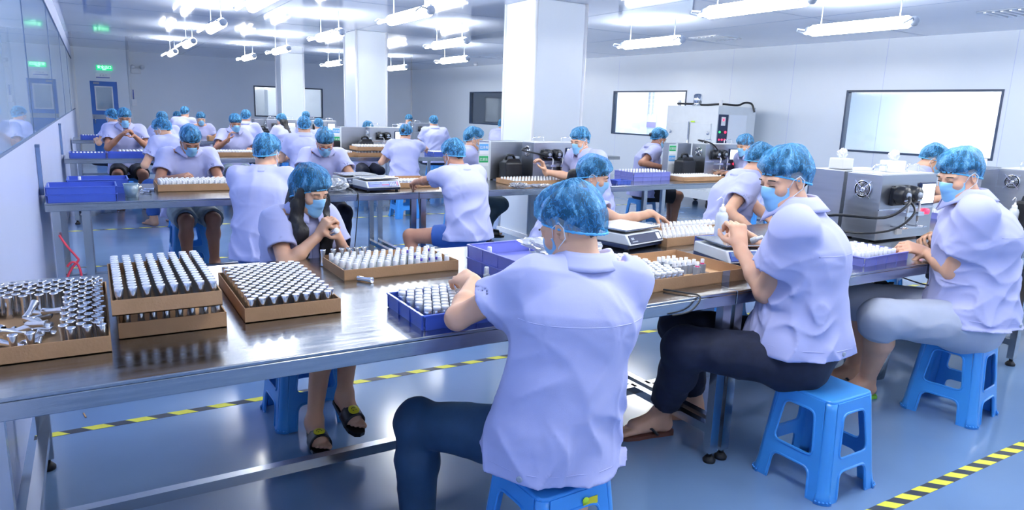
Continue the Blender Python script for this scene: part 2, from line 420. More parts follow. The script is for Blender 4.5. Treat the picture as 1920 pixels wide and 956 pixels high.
# lamps
def fixture(x, y, L=1.15, label=None, first=[None]):
    if first[0] is not None:
        return dup(first[0], (x,y,2.60), 0, label)
    t = thing('ceiling_lamp', label, 'lamp', (x,y,2.60))
    MB().lathe([(0,-L/2),(.045,-L/2),(.062,-L/2+.03),(.062,L/2-.03),(.045,L/2),(0,L/2)],20,M=RX(PI/2)).build('fat_tube', M['lamp'], t)
    MB().tube([(-.17,-L/2-.02,-.045),(-.17,L/2-.06,-.045)],.017,10).build('thin_tube', M['tube'], t)
    for s in (-1,1):
        MB().lathe([(0,0),(.035,0),(.05,.02),(.05,.05),(.03,.07),(0,.07)],14,M=T(0,s*L/2,.0)@RX(-s*PI/2)).build('end_cap', M['grey'], t)
        MB().tube([(0,s*(L/2-.12),.06),(0,s*(L/2-.12),.3)],.006,6).build('hanger_rod', M['grey'], t)
        a = s*(L/2+.0)
        MB().tube([(-.17,a-(.04 if s>0 else .0),-.045),(-.175,a+s*.06,-.02),(-.13,a+s*.09,.015),(-.05,a+s*.05,.01)],.009,8).build('conduit_hook', M['grey'], t)
        MB().tube([(-.17,s*(L/2-.15),-.03),(-.06,s*(L/2-.15),.0)],.006,6).build('side_bracket', M['grey'], t)
    MB().lathe([(0,0),(.04,0),(.04,.02),(0,.02)],12,c=(0,L/2-.12,.28)).build('ceiling_rose', M['white'], t)
    first[0] = t; return t
LAMPS = [(7.18,4.78,'nearest ceiling lamp over the right wall window'),(5.34,4.62,'ceiling lamp cut by the top edge, next to the nearest one'),
 (6.86,7.7,'ceiling lamp over the middle window'),(3.18,7.68,'ceiling lamp right of the tall middle column top'),(3.13,10.6,'ceiling lamp left of the tall middle column top'),
 (3.24,14.2,'ceiling lamp in front of the left column'),(3.16,17.0,'farthest ceiling lamp left of the left column'),(1.6,7.75,'ceiling lamp cut by the top edge left of the left column'),
 (1.58,10.75,'largest whole ceiling lamp of the left lamp row'),(1.62,14.2,'middle lamp of the three small ceiling lamps at the left'),(1.62,17.25,'farthest ceiling lamp of the left lamp row'),
 (5.17,17.2,'small ceiling lamp just left of the middle column'),(6.82,17.2,'small ceiling lamp just right of the middle column'),(4.93,10.25,'ceiling lamp in the gap between the two big columns, nearer one'),
 (6.52,13.3,'ceiling lamp in the gap between the two big columns, farther one'),(4.95,14.0,'small ceiling lamp half behind the middle column')]
for x,y,l in LAMPS: fixture(x,y,1.15,l)
for x,y in ((1.6,4.6),(3.3,4.6),(1.6,1.6),(3.3,1.6),(5.4,1.6),(7.3,1.6),(9.2,1.6),(1.6,-1.4),(5.4,-1.4),(9.2,-1.4)):
    fixture(x,y,1.15,'ceiling lamp out of view above the camera')['group'] = 'ceiling lamps above and behind the camera'
# ceiling vents
for i,(p,l) in enumerate(((at(1340,71,ZC),'white ceiling vent beyond the lamp over the middle window'),(at(1908,22,ZC),'grey ceiling vent at the top right corner'))):
    t = thing('ceiling_vent', l, 'vent', (p.x,p.y,ZC-.01))
    MB().box(-.3,-.3,0,.3,.3,.009).build('vent_plate', M['grey'] if i else M['white'], t)
    for k in range(6):
        MB().box(-.26,-.24+k*.09,-.012,.26,-.21+k*.09,0).build('slat', M['white'], t)
t = thing('sprinkler', 'small white detector on the ceiling right of the middle column', 'detector', at(892,120,ZC-.0))
MB().lathe([(0,0),(.06,0),(.05,-.05),(0,-.06)],14).build('detector_body', M['white'], t)
# ================================================================ STEEL TABLES
TZ = .822
def steel_table(label, x0, x1, y0, y1, legs, lip=.062, rail=True, foot=True):
    t = thing('steel_table', label, 'table', (x0,y0,0)); L = x1-x0; W = y1-y0
    mb = MB(); mb.box(0,0,TZ-.012,L,W,TZ); mb.box(0,0,TZ-lip,L,.012,TZ-.012); mb.box(0,W-.012,TZ-lip,L,W,TZ-.012)
    mb.box(0,.012,TZ-lip,.012,W-.012,TZ-.012); mb.box(L-.012,.012,TZ-lip,L,W-.012,TZ-.012)
    top = mb.build('tabletop', M['steel'], t)
    b = top.modifiers.new('bevel','BEVEL'); b.width=.003; b.segments=2
    first = None
    for lx in legs:
        for ly in (.035, W-.035):
            if first is None:
                first = MB().box(-.025,-.02,.05,.025,.02,TZ-lip+.01).build('leg', M['steel_leg'], t); o = first
                f1 = MB().tube([(0,0,.03),(0,0,.055)],.012,8).lathe([(0,0),(.028,0),(.03,.012),(.016,.03),(0,.032)],14).build('foot', M['rubber'], o)
            else:
                o = child(first,'leg',t); child(f1,'foot',o)
            o.location = (lx,ly,0)
        if rail: MB().box(lx-.02,.05,.14,lx+.02,W-.05,.18).build('cross_rail', M['steel_leg'], t)
    if rail: MB().box(legs[0],.55,.14,legs[-1],.59,.18).build('long_rail', M['steel_leg'], t)
    return t
steel_table('long steel table in front with boxes of metal caps', XL+.01, 2.37, 1.99, 3.33, [.08,2.69])
steel_table('steel table joined on the right of the front table, under the nearest filling machine', 2.375, 4.98, 1.99, 3.33, [.04,2.56])
steel_table('left table of the second row with blue trays on its end', XL+.03, 2.5, 5.78, 6.98, [.06,.24,2.79])
steel_table('middle table of the second row, under a big filling machine', 2.505, 5.3, 5.78, 6.98, [.05,2.74])
steel_table('right table of the second row, in front of the white oven', 5.305, 8.3, 5.82, 7.02, [.25,2.9])
steel_table('left table of the third row behind the second', XL+.03, 2.6, 10.1, 11.3, [.08,2.5])
steel_table('middle table of the third row beside the column', 2.605, 5.6, 10.2, 11.4, [.08,2.5])
steel_table('right table of the third row, half hidden by the big column', 5.605, 8.6, 10.3, 11.4, [.5,2.5])
steel_table('farthest steel table at the left, before the blue door', XL+.03, 3.1, 14.7, 15.8, [.08,2.5])
steel_table('farthest steel table before the left column', 3.105, 7.5, 15.2, 16.3, [.08,2.5])
# ================================================================ BODIES: signed-distance modelling with surface nets
class SDF:
    def __init__(s, lo, hi, h):
        s.h = h; s.lo = np.array(lo, np.float32); n = np.ceil((np.array(hi)-np.array(lo))/h).astype(int)+1
        s.n = n; s.D = np.full(n, .3, np.float32)
        s.ax = [s.lo[i]+h*np.arange(n[i], dtype=np.float32) for i in range(3)]
    def win(s, lo, hi):
        a = np.clip(np.floor((np.array(lo)-s.lo)/s.h).astype(int),0,s.n); b = np.clip(np.ceil((np.array(hi)-s.lo)/s.h).astype(int)+1,0,s.n)
        sl = tuple(slice(a[i],b[i]) for i in range(3))
        return sl, s.ax[0][sl[0]][:,None,None], s.ax[1][sl[1]][None,:,None], s.ax[2][sl[2]][None,None,:]
    def put(s, sl, d, k, mode='u'):
        A = s.D[sl]
        if mode == 'u':
            if k > 0:
                h = np.maximum(k-np.abs(A-d),0)/k; s.D[sl] = np.minimum(A,d)-h*h*k*.25
            else: s.D[sl] = np.minimum(A,d)
        elif mode == 's':
            d = -d
            if k > 0:
                h = np.maximum(k-np.abs(A-d),0)/k; s.D[sl] = np.maximum(A,d)+h*h*k*.25
            else: s.D[sl] = np.maximum(A,d)
    def cone(s, a, b, ra, rb, k=.02, sq=None, mode='u'):
        a = np.array(a,float); b = np.array(b,float); m = max(ra,rb)*(max(1,sq[1]) if sq else 1)+k+2*s.h
        sl,X,Y,Z = s.win(np.minimum(a,b)-m, np.maximum(a,b)+m)
        if min(s.D[sl].shape) == 0: return
        px,py,pz = X-a[0],Y-a[1],Z-a[2]; d = b-a
        if sq:
            ax = np.array(sq[0],float); ax /= np.linalg.norm(ax); g = 1/sq[1]-1
            q = (px*ax[0]+py*ax[1]+pz*ax[2])*g
            px = px+q*ax[0]; py = py+q*ax[1]; pz = pz+q*ax[2]; d = d+ax*(d@ax)*g
        t = np.clip((px*d[0]+py*d[1]+pz*d[2])/(d@d+1e-9),0,1)
        s.put(sl, (np.sqrt((px-t*d[0])**2+(py-t*d[1])**2+(pz-t*d[2])**2)-(ra+(rb-ra)*t)).astype(np.float32), k, mode)
    def ell(s, c, r, R=None, k=.02, mode='u'):
        c = np.array(c,float); r = np.array(r,float); m = r.max()+k+2*s.h
        sl,X,Y,Z = s.win(c-m,c+m)
        if min(s.D[sl].shape) == 0: return
        px,py,pz = X-c[0],Y-c[1],Z-c[2]
        if R is not None:
            R = np.array(R)[:3,:3]; px,py,pz = (R[0,i]*px+R[1,i]*py+R[2,i]*pz for i in range(3))
        x,y,z = px/r[0],py/r[1],pz/r[2]; k0 = np.sqrt(x*x+y*y+z*z)
        x,y,z = x/r[0],y/r[1],z/r[2]; k1 = np.sqrt(x*x+y*y+z*z)+1e-6
        s.put(sl, (k0*(k0-1)/k1).astype(np.float32), k, mode)
    def cut(s, p, n, k=0, lo=None, hi=None):
        "keep the side the normal points away from"
        sl,X,Y,Z = s.win(s.lo if lo is None else lo, s.lo+s.h*s.n if hi is None else hi)
        n = np.array(n,float); n /= np.linalg.norm(n)
        d = ((X-p[0])*n[0]+(Y-p[1])*n[1]+(Z-p[2])*n[2]).astype(np.float32)
        s.D[sl] = np.maximum(s.D[sl], d)
    def disp(s, fn, near=.05):
        X,Y,Z = np.meshgrid(*s.ax, indexing='ij', sparse=True)
        m = np.abs(s.D) < near
        i,j,k = np.nonzero(m)
        x,y,z = s.ax[0][i],s.ax[1][j],s.ax[2][k]
        s.D[i,j,k] += fn(x,y,z).astype(np.float32)
    def mesh(s, name, mat_, M=None):
        D = s.D; n = D.shape
        S = D < 0
        c = np.zeros((n[0]-1,n[1]-1,n[2]-1), np.uint8)
        for dx in (0,1):
            for dy in (0,1):
                for dz in (0,1): c += S[dx:n[0]-1+dx, dy:n[1]-1+dy, dz:n[2]-1+dz]
        I,J,K = np.nonzero((c>0)&(c<8))
        off = [(dx,dy,dz) for dx in (0,1) for dy in (0,1) for dz in (0,1)]
        v = np.stack([D[I+o[0],J+o[1],K+o[2]] for o in off])
        acc = np.zeros((len(I),3)); cnt = np.zeros(len(I))
        for a in range(8):
            for b in range(a+1,8):
                oa,ob = np.array(off[a]),np.array(off[b])
                if abs(oa-ob).sum() != 1: continue
                m = (v[a]<0)!=(v[b]<0)
                t = np.where(m, v[a]/np.where(m, v[a]-v[b], 1), 0)
                acc += np.where(m[:,None], oa+(ob-oa)*t[:,None], 0); cnt += m
        P = (np.stack([I,J,K],1)+acc/cnt[:,None])*s.h+s.lo
        idx = np.full(c.shape, -1, np.int32); idx[I,J,K] = np.arange(len(I))
        Q = []
        for ax in range(3):
            o = [0,0,0]; o[ax] = 1
            A = S[:n[0]-o[0],:n[1]-o[1],:n[2]-o[2]]; B = S[o[0]:,o[1]:,o[2]:]
            u,w_ = [(1,2),(2,0),(0,1)][ax]
            for val in (0,1):
                m = (A&~B) if val else (~A&B)
                e = np.array(np.nonzero(m))
                ok = (e[u]>0)&(e[w_]>0)&(e[u]<n[u]-1)&(e[w_]<n[w_]-1); e = e[:,ok]
                def g(du,dw):
                    f = e.copy(); f[u] -= du; f[w_] -= dw; return idx[f[0],f[1],f[2]]
                q = np.stack([g(1,1),g(0,1),g(0,0),g(1,0)],1)
                if not val: q = q[:,::-1]
                Q.append(q)
        Q = np.concatenate(Q); Q = Q[(Q>=0).all(1)]
        me = bpy.data.meshes.new(name)
        if M is not None: P = P@np.array(M)[:3,:3].T+np.array(M)[:3,3]
        me.vertices.add(len(P)); me.vertices.foreach_set('co', P.astype(np.float32).ravel())
        me.loops.add(len(Q)*4); me.loops.foreach_set('vertex_index', Q.astype(np.int32).ravel())
        me.polygons.add(len(Q)); me.polygons.foreach_set('loop_start', np.arange(0,len(Q)*4,4,dtype=np.int32))
        me.polygons.foreach_set('use_smooth', np.ones(len(Q),bool))
        me.update(calc_edges=True); me.materials.append(mat_)
        return me
def nrm(v): v = np.array(v,float); return v/np.linalg.norm(v)
def rotm(axis, a): return np.array(Matrix.Rotation(a,3,Vector(axis)))
def ik(S, Wt, l1, l2, pole):
    S = np.array(S,float); Wt = np.array(Wt,float); d = Wt-S; L = np.linalg.norm(d)
    if L > (l1+l2)*.995: Wt = S+d/L*(l1+l2)*.995; d = Wt-S; L = np.linalg.norm(d)
    a = (l1*l1-l2*l2+L*L)/(2*L); h = math.sqrt(max(l1*l1-a*a,1e-6)); u = d/L
    p = np.array(pole,float); p = p-u*(p@u); p /= np.linalg.norm(p)
    return S+u*a+p*h, Wt
def hand(F, w, d, n, side, curl=(.5,.7,.5), s=1., spread=.15, thumb=.5, k=.004):
    d = nrm(d); n = nrm(np.array(n)-d*(np.array(n)@d)); lat = np.cross(d,n)*side
    w = np.array(w,float)
    F.cone(w-d*.02*s, w+d*.035*s, .026*s, .030*s, .02, (n,.62))
    for o in (.026,.009,-.009,-.025): F.cone(w+d*.02*s+lat*o*.6*s, w+d*.088*s+lat*o*s, .017*s, .0125*s, .012, (n,.85))
    L = [(.043,.026,.021),(.047,.030,.022),(.043,.028,.021),(.034,.021,.018)]
    for f,(o,ls) in enumerate(zip((.029,.0098,-.0098,-.029),L)):
        p = w+(d*(.090-.006*(f==3)-.003*(f==0))+lat*o)*s; a = 0; fd = nrm(d+lat*spread*(1.5-f)*.35)
        r = [.0095,.0088,.0082,.0072]; 
        for i in range(3):
            a += curl[i]*(1+.06*f)
            dr = fd*math.cos(a)+n*math.sin(a)
            q = p+dr*ls[i]*s
            F.cone(p,q,r[i]*s*(1-.1*(f==3)),r[i+1]*s*(1-.1*(f==3)),k); p = q
    p = w+(d*.028+lat*.026+n*.008)*s
    t1 = nrm(d*.55+lat*.75*(1-thumb*.5)+n*(.3+thumb)); q = p+t1*.042*s; F.cone(p,q,.014*s,.011*s,.014)
    t2 = nrm(d*.8+lat*.15+n*(.4+thumb*.5)); r_ = q+t2*.031*s; F.cone(q,r_,.0105*s,.0095*s,k)
    t3 = nrm(d*.9-lat*.2*thumb+n*.35); F.cone(r_,r_+t3*.022*s,.0092*s,.0075*s,k)
def head(F, H, R, s=1., face=True, ears=True):
    def w(x,y,z): return H+R@np.array([x,y,z])*s
    F.ell(w(0,-.012,.028),np.array([.076,.096,.092])*s,R,.01)
    F.ell(w(0,.022,-.03),np.array([.062,.072,.082])*s,R,.03)
    F.cone(w(-.022,.048,-.085),w(.022,.048,-.085),.030*s,.030*s,.03)
    F.cone(w(-.05,.0,-.06),w(-.02,.05,-.09),.026*s,.024*s,.03); F.cone(w(.05,.0,-.06),w(.02,.05,-.09),.026*s,.024*s,.03)
    if face:
        F.cone(w(0,.088,.004),w(0,.104,-.030),.009*s,.012*s,.012)
        F.ell(w(-.010,.098,-.034),np.array([.009,.010,.007])*s,R,.006); F.ell(w(.010,.098,-.034),np.array([.009,.010,.007])*s,R,.006)
        for x in (-1,1):
            F.ell(w(x*.032,.092,.006),np.array([.018,.016,.010])*s,R,.012,'s')
            F.ell(w(x*.032,.077,.004),np.array([.0145,.0135,.0125])*s,R,.004)
            F.cone(w(x*.018,.086,.022),w(x*.050,.072,.022),.009*s,.008*s,.012)
            F.ell(w(x*.042,.06,-.025),np.array([.022,.020,.018])*s,R,.02)
        F.cone(w(-.020,.090,-.062),w(.020,.090,-.062),.006*s,.006*s,.008); F.cone(w(-.016,.088,-.071),w(.016,.088,-.071),.0065*s,.0065*s,.008)
    if ears:
        for x in (-1,1):
            RR = R@rotm((0,0,1),-x*.35)@rotm((1,0,0),-.15)
            F.ell(w(x*.079,-.008,-.008),np.array([.007,.019,.031])*s,RR,.006)
            F.ell(w(x*.084,-.003,-.006),np.array([.006,.010,.018])*s,RR,.004,'s')
def foot(F, ank, fwd, s=1., toes=True, pitch=0):
    f = nrm(fwd); up = np.array([0,0,1.]); 
    if pitch: 
        lt = np.cross(f,up); f = rotm(lt, pitch)@f; up = rotm(lt,pitch)@up
    lat = np.cross(f,up)
    a = np.array(ank,float)
    F.cone(a,a-up*.045*s-f*.015*s,.034*s,.034*s,.03)
    F.cone(a-up*.05*s-f*.02*s,a-up*.052*s+f*.12*s,.029*s,.030*s,.02,(lat,1.15))
    F.cone(a-up*.01*s+f*.01*s,a-up*.05*s+f*.12*s,.032*s,.020*s,.03,(lat,1.25))
    for i,o in enumerate((-.028,-.010,.006,.020,.032)):
        L = (.205,.20,.19,.178,.162)[i]; r = (.0125,.009,.0088,.0085,.008)[i]
        F.cone(a-up*.060*s+(f*.12+lat*o*.9)*s, a-up*.066*s+(f*(L-.02)+lat*o*1.15)*s, .014*s, r*s, .006)
M['skin'] = mat('skin', 'd9a98c', .5, var=.05, vscale=14, sub=.06, bump=.05, bscale=250)
M['skin_dark'] = mat('tanned_skin', 'b07e66', .5, var=.06, vscale=14, sub=.06, bump=.05, bscale=250)
M['hair'] = mat('black_hair', '0e0e14', .5, var=.3, vscale=50, bump=.5, bscale=300, stretch=(1,1,.12))
M['hair_brown'] = mat('brown_hair', '6b4630', .4, var=.4, vscale=60, bump=.5, bscale=300, stretch=(1,1,.12))
M['shirt'] = mat('lavender_work_shirt', 'b2b7e3', .75, var=.02, vscale=3, bump=.12, bscale=700)
M['shirt_blue'] = mat('blue_shirt_lining', '4f6fd0', .7)
M['jeans'] = mat('dark_jeans', '141c34', .75, var=.2, vscale=30, bump=.2, bscale=600)
M['teal'] = mat('dark_teal_trousers', '173a5a', .7, var=.12, vscale=20, bump=.15, bscale=500)
M['greyshort'] = mat('pale_grey_shorts', 'a9b2c6', .75, var=.05, vscale=10, bump=.15, bscale=500)
M['check'] = mat('grey_patterned_shorts', '8597a4', .8, var=.35, vscale=14)
M['skirt'] = mat('black_skirt', '161a26', .7, var=.1)
M['bluecloth'] = mat('denim_blue', '2a55a0', .75, var=.1, vscale=20)
M['legging'] = mat('grey_green_trousers', '3f5866', .7, var=.05)
M['mask'] = mat('blue_face_mask', '8cc4ee', .75, var=.02, vscale=8, bump=.1, bscale=500)
M['strap'] = mat('white_elastic', 'e8eef6', .6)
M['glasses'] = mat('red_glasses', 'a02038', .3)
def cap_material():
    m = bpy.data.materials.new('bouffant_cap_net'); m.use_nodes = True; nt = m.node_tree; N = nt.nodes; L = nt.links
    b = N['Principled BSDF']; b.inputs['Roughness'].default_value = .6; b.inputs['Specular IOR Level'].default_value = .3
    tc = N.new('ShaderNodeTexCoord')
    # folds run from the band up to the crown: angle round the head and height drive the noise
    ob = N.new('ShaderNodeVectorMath'); ob.operation = 'SUBTRACT'; ob.inputs[1].default_value = (.5,.5,.5); L.new(tc.outputs['Generated'], ob.inputs[0])
    sp = N.new('ShaderNodeSeparateXYZ'); L.new(ob.outputs[0], sp.inputs[0])
    at_ = N.new('ShaderNodeMath'); at_.operation = 'ARCTAN2'; L.new(sp.outputs[1], at_.inputs[0]); L.new(sp.outputs[0], at_.inputs[1])
    cb = N.new('ShaderNodeCombineXYZ'); L.new(at_.outputs[0], cb.inputs[0]); L.new(sp.outputs[2], cb.inputs[1])
    mp = N.new('ShaderNodeMapping'); mp.inputs['Scale'].default_value = (1.7,1.5,1); L.new(cb.outputs[0], mp.inputs[0])
    nz = N.new('ShaderNodeTexNoise'); nz.inputs['Scale'].default_value = 1.6; nz.inputs['Detail'].default_value = 5; nz.inputs['Distortion'].default_value = .8
    L.new(mp.outputs[0], nz.inputs[0])
    n2 = N.new('ShaderNodeTexNoise'); n2.inputs['Scale'].default_value = 3.6; n2.inputs['Detail'].default_value = 3; n2.inputs['Distortion'].default_value = .9
    L.new(mp.outputs[0], n2.inputs[0])
    sb = N.new('ShaderNodeMath'); sb.operation = 'SUBTRACT'; sb.inputs[1].default_value = .5; L.new(n2.outputs[0], sb.inputs[0])
    ab = N.new('ShaderNodeMath'); ab.operation = 'ABSOLUTE'; L.new(sb.outputs[0], ab.inputs[0])
    ln = N.new('ShaderNodeMapRange'); ln.inputs[1].default_value = .0; ln.inputs[2].default_value = .035; ln.inputs[3].default_value = 1; ln.inputs[4].default_value = 0
    L.new(ab.outputs[0], ln.inputs[0])
    nr = N.new('ShaderNodeMapRange'); nr.inputs[1].default_value = .3; nr.inputs[2].default_value = .7; nr.inputs[3].default_value = .12; nr.inputs[4].default_value = .66
    L.new(nz.outputs[0], nr.inputs[0])
    ad = N.new('ShaderNodeMath'); ad.operation = 'MULTIPLY_ADD'; ad.inputs[1].default_value = .26; L.new(ln.outputs[0], ad.inputs[0]); L.new(nr.outputs[0], ad.inputs[2])
    cl = N.new('ShaderNodeClamp'); cl.inputs[1].default_value=.18; cl.inputs[2].default_value = .94; L.new(ad.outputs[0], cl.inputs[0])
    cr = N.new('ShaderNodeValToRGB'); cr.color_ramp.elements[0].color = srgb('2c92d2'); cr.color_ramp.elements[1].color = srgb('9cd4f4')
    cr.color_ramp.elements[0].position = .35
    L.new(cl.outputs[0], cr.inputs[0]); L.new(cr.outputs[0], b.inputs['Base Color'])
    bp = N.new('ShaderNodeBump'); bp.inputs['Strength'].default_value = .5; bp.inputs['Distance'].default_value = .004
    L.new(ad.outputs[0], bp.inputs['Height']); L.new(bp.outputs[0], b.inputs['Normal'])
    t = N.new('ShaderNodeBsdfTransparent'); t.inputs[0].default_value = (.75,.92,1,1); mx = N.new('ShaderNodeMixShader')
    L.new(cl.outputs[0], mx.inputs[0]); L.new(t.outputs[0], mx.inputs[1]); L.new(b.outputs[0], mx.inputs[2])
    L.new(mx.outputs[0], N['Material Output'].inputs[0]); return m
M['cap'] = cap_material()
_hx = np.array([0,0,1.])
def wr(x,y,z,seed,f=1.):
    "cloth folds: patches of sharp ridges running in a few directions"
    rs = np.random.RandomState(int(seed*100)%10007); out = 0
    wx = x+.03*np.sin(z*19+rs.rand()*6)+.02*np.sin(y*31+x*9); wz = z+.03*np.sin(x*17+rs.rand()*6)+.02*np.sin(y*23+z*11); wy = y+.02*np.sin(x*21+z*13)
    for i in range(6):
        a = rs.uniform(-1.2,1.2) if i%2 else rs.uniform(.5,1.1)*(1 if i%4 else -1); m_ = rs.uniform(30,62)*f
        kx,kz,ky = math.cos(a)*m_, math.sin(a)*m_, rs.uniform(-.6,.6)*m_
        r = 1-np.abs(np.sin((wx*kx+wz*kz+wy*ky)*.5+rs.rand()*6))**.75
        k1 = rs.uniform(-14,14,3)
        mk = np.clip(np.sin(x*k1[0]+y*k1[1]+z*k1[2]+rs.rand()*6)*.9+.25,0,1)
        out = out+(r-.35)*mk
    return out*.75
DEBUG = False
def seated(name, label, rz, headat=None, x=0, y=0, group=None, s=1., seat=.434, lean=.25, curve=.35, twist=0, roll=0, hyaw=0, hpitch=.35, htilt=0,
           LH=None, RH=None, lpole=None, rpole=None, lcurl=(.6,.8,.5), rcurl=(.6,.8,.5), ln=None, rn=None, ld=None, rd=None,
           knees=(.14,.14), kdir=(0,0), feet=None, legs='trousers', legmat='jeans', skin='skin', shirt='shirt', res=.009, sres=.010,
           mask=True, cap=True, capk=1., hair='hair', style='short', face=True, shoes=None, female=False, wrk=1., hem=.06, glasses=False,
           cuff=.9, legsplit=True, sleeve=.62, kup=0, lowlegs=True, width=1., thin=1.0, fpitch=(0,0), collar=True, handk=1., legname=None):
    def up(a): return np.array([math.sin(roll)*math.cos(a), math.sin(a), math.cos(a)*math.cos(roll)])
    un = up(lean+curve*.9); hd = nrm(un*.75+up(lean*.5)*.5)
    Rh = rotm((0,0,1),twist+hyaw)@rotm((1,0,0),-hpitch)@rotm((0,1,0),htilt)
    def spine(k):
        P = np.array([0,0,seat+.095*k]); W1 = P+up(lean*.6)*.19*k; C = W1+up(lean+curve*.3)*.19*k; N0 = C+up(lean+curve*.9)*.185*k
        h_ = min(k,1.03)
        H = N0+hd*.014*k+np.array([0,.022,.0])*k+Rh@np.array([0,.012,.10])*h_
        return P,W1,C,N0,H,H+Rh@np.array([0,-.03,.150])*h_
    k = s
    if headat:
        tw = aty(*headat)
        for _ in range(4): k = min(1.18,max(.86,k*(tw.z-seat)/(spine(k)[5][2]-seat)))
        tp = spine(k)[5]; rr_ = RZ(rz)@Vector(tp); x, y = tw.x-rr_.x, tw.y-rr_.y
        if DEBUG: print('PERSON',label[:50],'x %.2f y %.2f s %.2f top %.2f want %.2f'%(x,y,k,tp[2],tw.z))
    Mw = T(x,y,0)@RZ(rz); Mi = Mw.inverted()
    def loc(p): return np.array((Mi@Vector(p))[:]) if p is not None else None
    P,W1,C,N0,H,_t = spine(k)
    hk = min(k,1.03)
    ct, st = math.cos(twist), math.sin(twist); rt = np.array([ct,st,0]); fw = np.array([-st,ct,0])
    shw = (.148 if female else .165)*k*width
    S = {-1:N0-un*.055*k-rt*shw, 1:N0-un*.055*k+rt*shw}
    def hw(a,b,c): return H+Rh@np.array([a,b,c])*hk
    hands = {}
    dfl = {-1:(-.16,.36,.86),1:(.16,.36,.86)}
    for sd,tgt,pole in ((-1,LH,lpole),(1,RH,rpole)):
        Wt = loc(tgt) if tgt is not None else np.array(dfl[sd])*[k,k,1]
        pl = np.array(pole) if pole is not None else np.array([sd*.7,-.35,-.8])
        E_,W_ = ik(S[sd],Wt,.285*k,.245*k,pl); hands[sd] = (E_,W_)
    hp = {-1:P+np.array([-.088,0.02,-.01])*k, 1:P+np.array([.088,.02,-.01])*k}
    K = {}; A = {}; FD = {}
    for i,sd in enumerate((-1,1)):
        a = kdir[i]+sd*0
        kp = hp[sd]+np.array([sd*(knees[i]-.088)+math.sin(a)*.42, math.cos(a)*.42, -.035+kup])*k
        kp = hp[sd]+nrm(kp-hp[sd])*.42*k; K[sd] = kp
        if feet and feet[i] is not None:
            f = feet[i]; tg = loc((f[0],f[1],f[2] if len(f)>2 else .085)); d = tg-kp; A[sd] = kp+nrm(d)*min(np.linalg.norm(d),.44*k)
            fd = f[3] if len(f)>3 else None
            FD[sd] = np.array((Mi.to_3x3()@Vector((math.sin(fd),math.cos(fd),0)))[:]) if fd is not None else np.array([math.sin(a),math.cos(a),0])
        else:
            A[sd] = np.array([kp[0],kp[1]-.04,.085]); FD[sd] = np.array([math.sin(a),math.cos(a),0])
    pts = np.array([P,N0,H,S[-1],S[1]]+[h for v in hands.values() for h in v]+list(K.values())+list(A.values()))
    lo = pts.min(0)-.26; hi = pts.max(0)+.26; lo[2] = max(lo[2],-.03)
    if not lowlegs: lo[2] = seat-.12
    F = SDF(lo,hi,res)
    # torso
    F.cone(P,W1,.135*k*thin,.115*k*thin,.05,(rt,1.18)); F.cone(W1,C,.115*k*thin,.125*k*thin,.05,(rt,1.22)); F.cone(C,N0-un*.06*k,.125*k*thin,.075*k,.05,(rt,1.3))
    for sd in (-1,1):
        F.cone(N0-un*.04*k+rt*sd*.05*k,S[sd],.052*k,.056*k,.04)
        E_,W_ = hands[sd]
        F.cone(S[sd],E_,.050*k*thin,.038*k*thin,.03); F.cone(E_,E_+(W_-E_)*.4,.038*k*thin,.036*k*thin,.02); F.cone(E_+(W_-E_)*.4,W_,.036*k*thin,.0245*k,.02)
        dd = (ld if sd<0 else rd); nn = (ln if sd<0 else rn)
        dd = nrm(W_-E_) if dd is None else nrm(Mi.to_3x3()@Vector(dd))
        nn = np.array([-sd*.6,.1,-.8]) if nn is None else np.array((Mi.to_3x3()@Vector(nn))[:])
        hand(F,W_,dd,nn,-sd*1.0,curl=lcurl if sd<0 else rcurl,s=(.93 if female else 1.0)*k*handk)
    F.cone(N0-un*.04*k,hw(0,-.015,-.06),.056*k,.052*k,.03)
    head(F,H,Rh,.97*hk if female else hk,face)
    for i,sd in enumerate((-1,1)):
        F.cone(hp[sd],K[sd],.088*k*thin,.058*k*thin,.05)
        if lowlegs:
            kn = K[sd]; an = A[sd]; cv = kn+(an-kn)*.35+nrm(np.array([0,-1,.0]))*.018*k
            F.cone(kn,cv,.056*k*thin,.056*k*thin,.02); F.cone(cv,an,.055*k*thin,.036*k,.03); F.cone(kn,kn+nrm(an-kn)*.02,.060*k*thin,.058*k*thin,.02)
            foot(F,an,FD[sd],k,pitch=fpitch[i])
    body = bpy.data.objects.new(name, F.mesh(name,M[skin])); COL.objects.link(body)
    body.location = (x,y,0); body.rotation_euler = (0,0,rz)
    tag(body,label,'person',group)
    # shirt
    lo2 = np.minimum(np.array([P,N0,S[-1],S[1],hands[-1][0],hands[1][0]]).min(0),P-.2)-.16; hi2 = np.array([P,N0,S[-1],S[1],hands[-1][0],hands[1][0],P+[.2,.2,0]]).max(0)+.16
    G = SDF(lo2,hi2,sres)
    hemp = P-np.array([0,0,hem*k]); o = .022*k
    G.cone(hemp,P+np.array([0,0,.02]),.176*k*thin+o,.156*k*thin+o,.05,(rt,1.16)); G.cone(P+np.array([0,0,.02]),W1,.145*k*thin+o,.125*k*thin+o,.06,(rt,1.2)); G.cone(W1,C,.125*k*thin+o,.13*k*thin+o,.06,(rt,1.22))
    G.cone(C,N0-un*.062*k,.13*k*thin+o*.8,.078*k+o*.4,.06,(rt,1.32))
    for sd in (-1,1):
        E_,W_ = hands[sd]; se = S[sd]+(E_-S[sd])*sleeve*1.15
        G.cone(N0-un*.035*k+rt*sd*.04*k,S[sd],.050*k+o*.4,.054*k+o*.4,.05)
        G.cone(C+rt*sd*.065*k,S[sd]-un*.035*k-rt*sd*.01*k,.085*k*thin,.062*k,.07)
    Gs = SDF(lo2,hi2,sres)
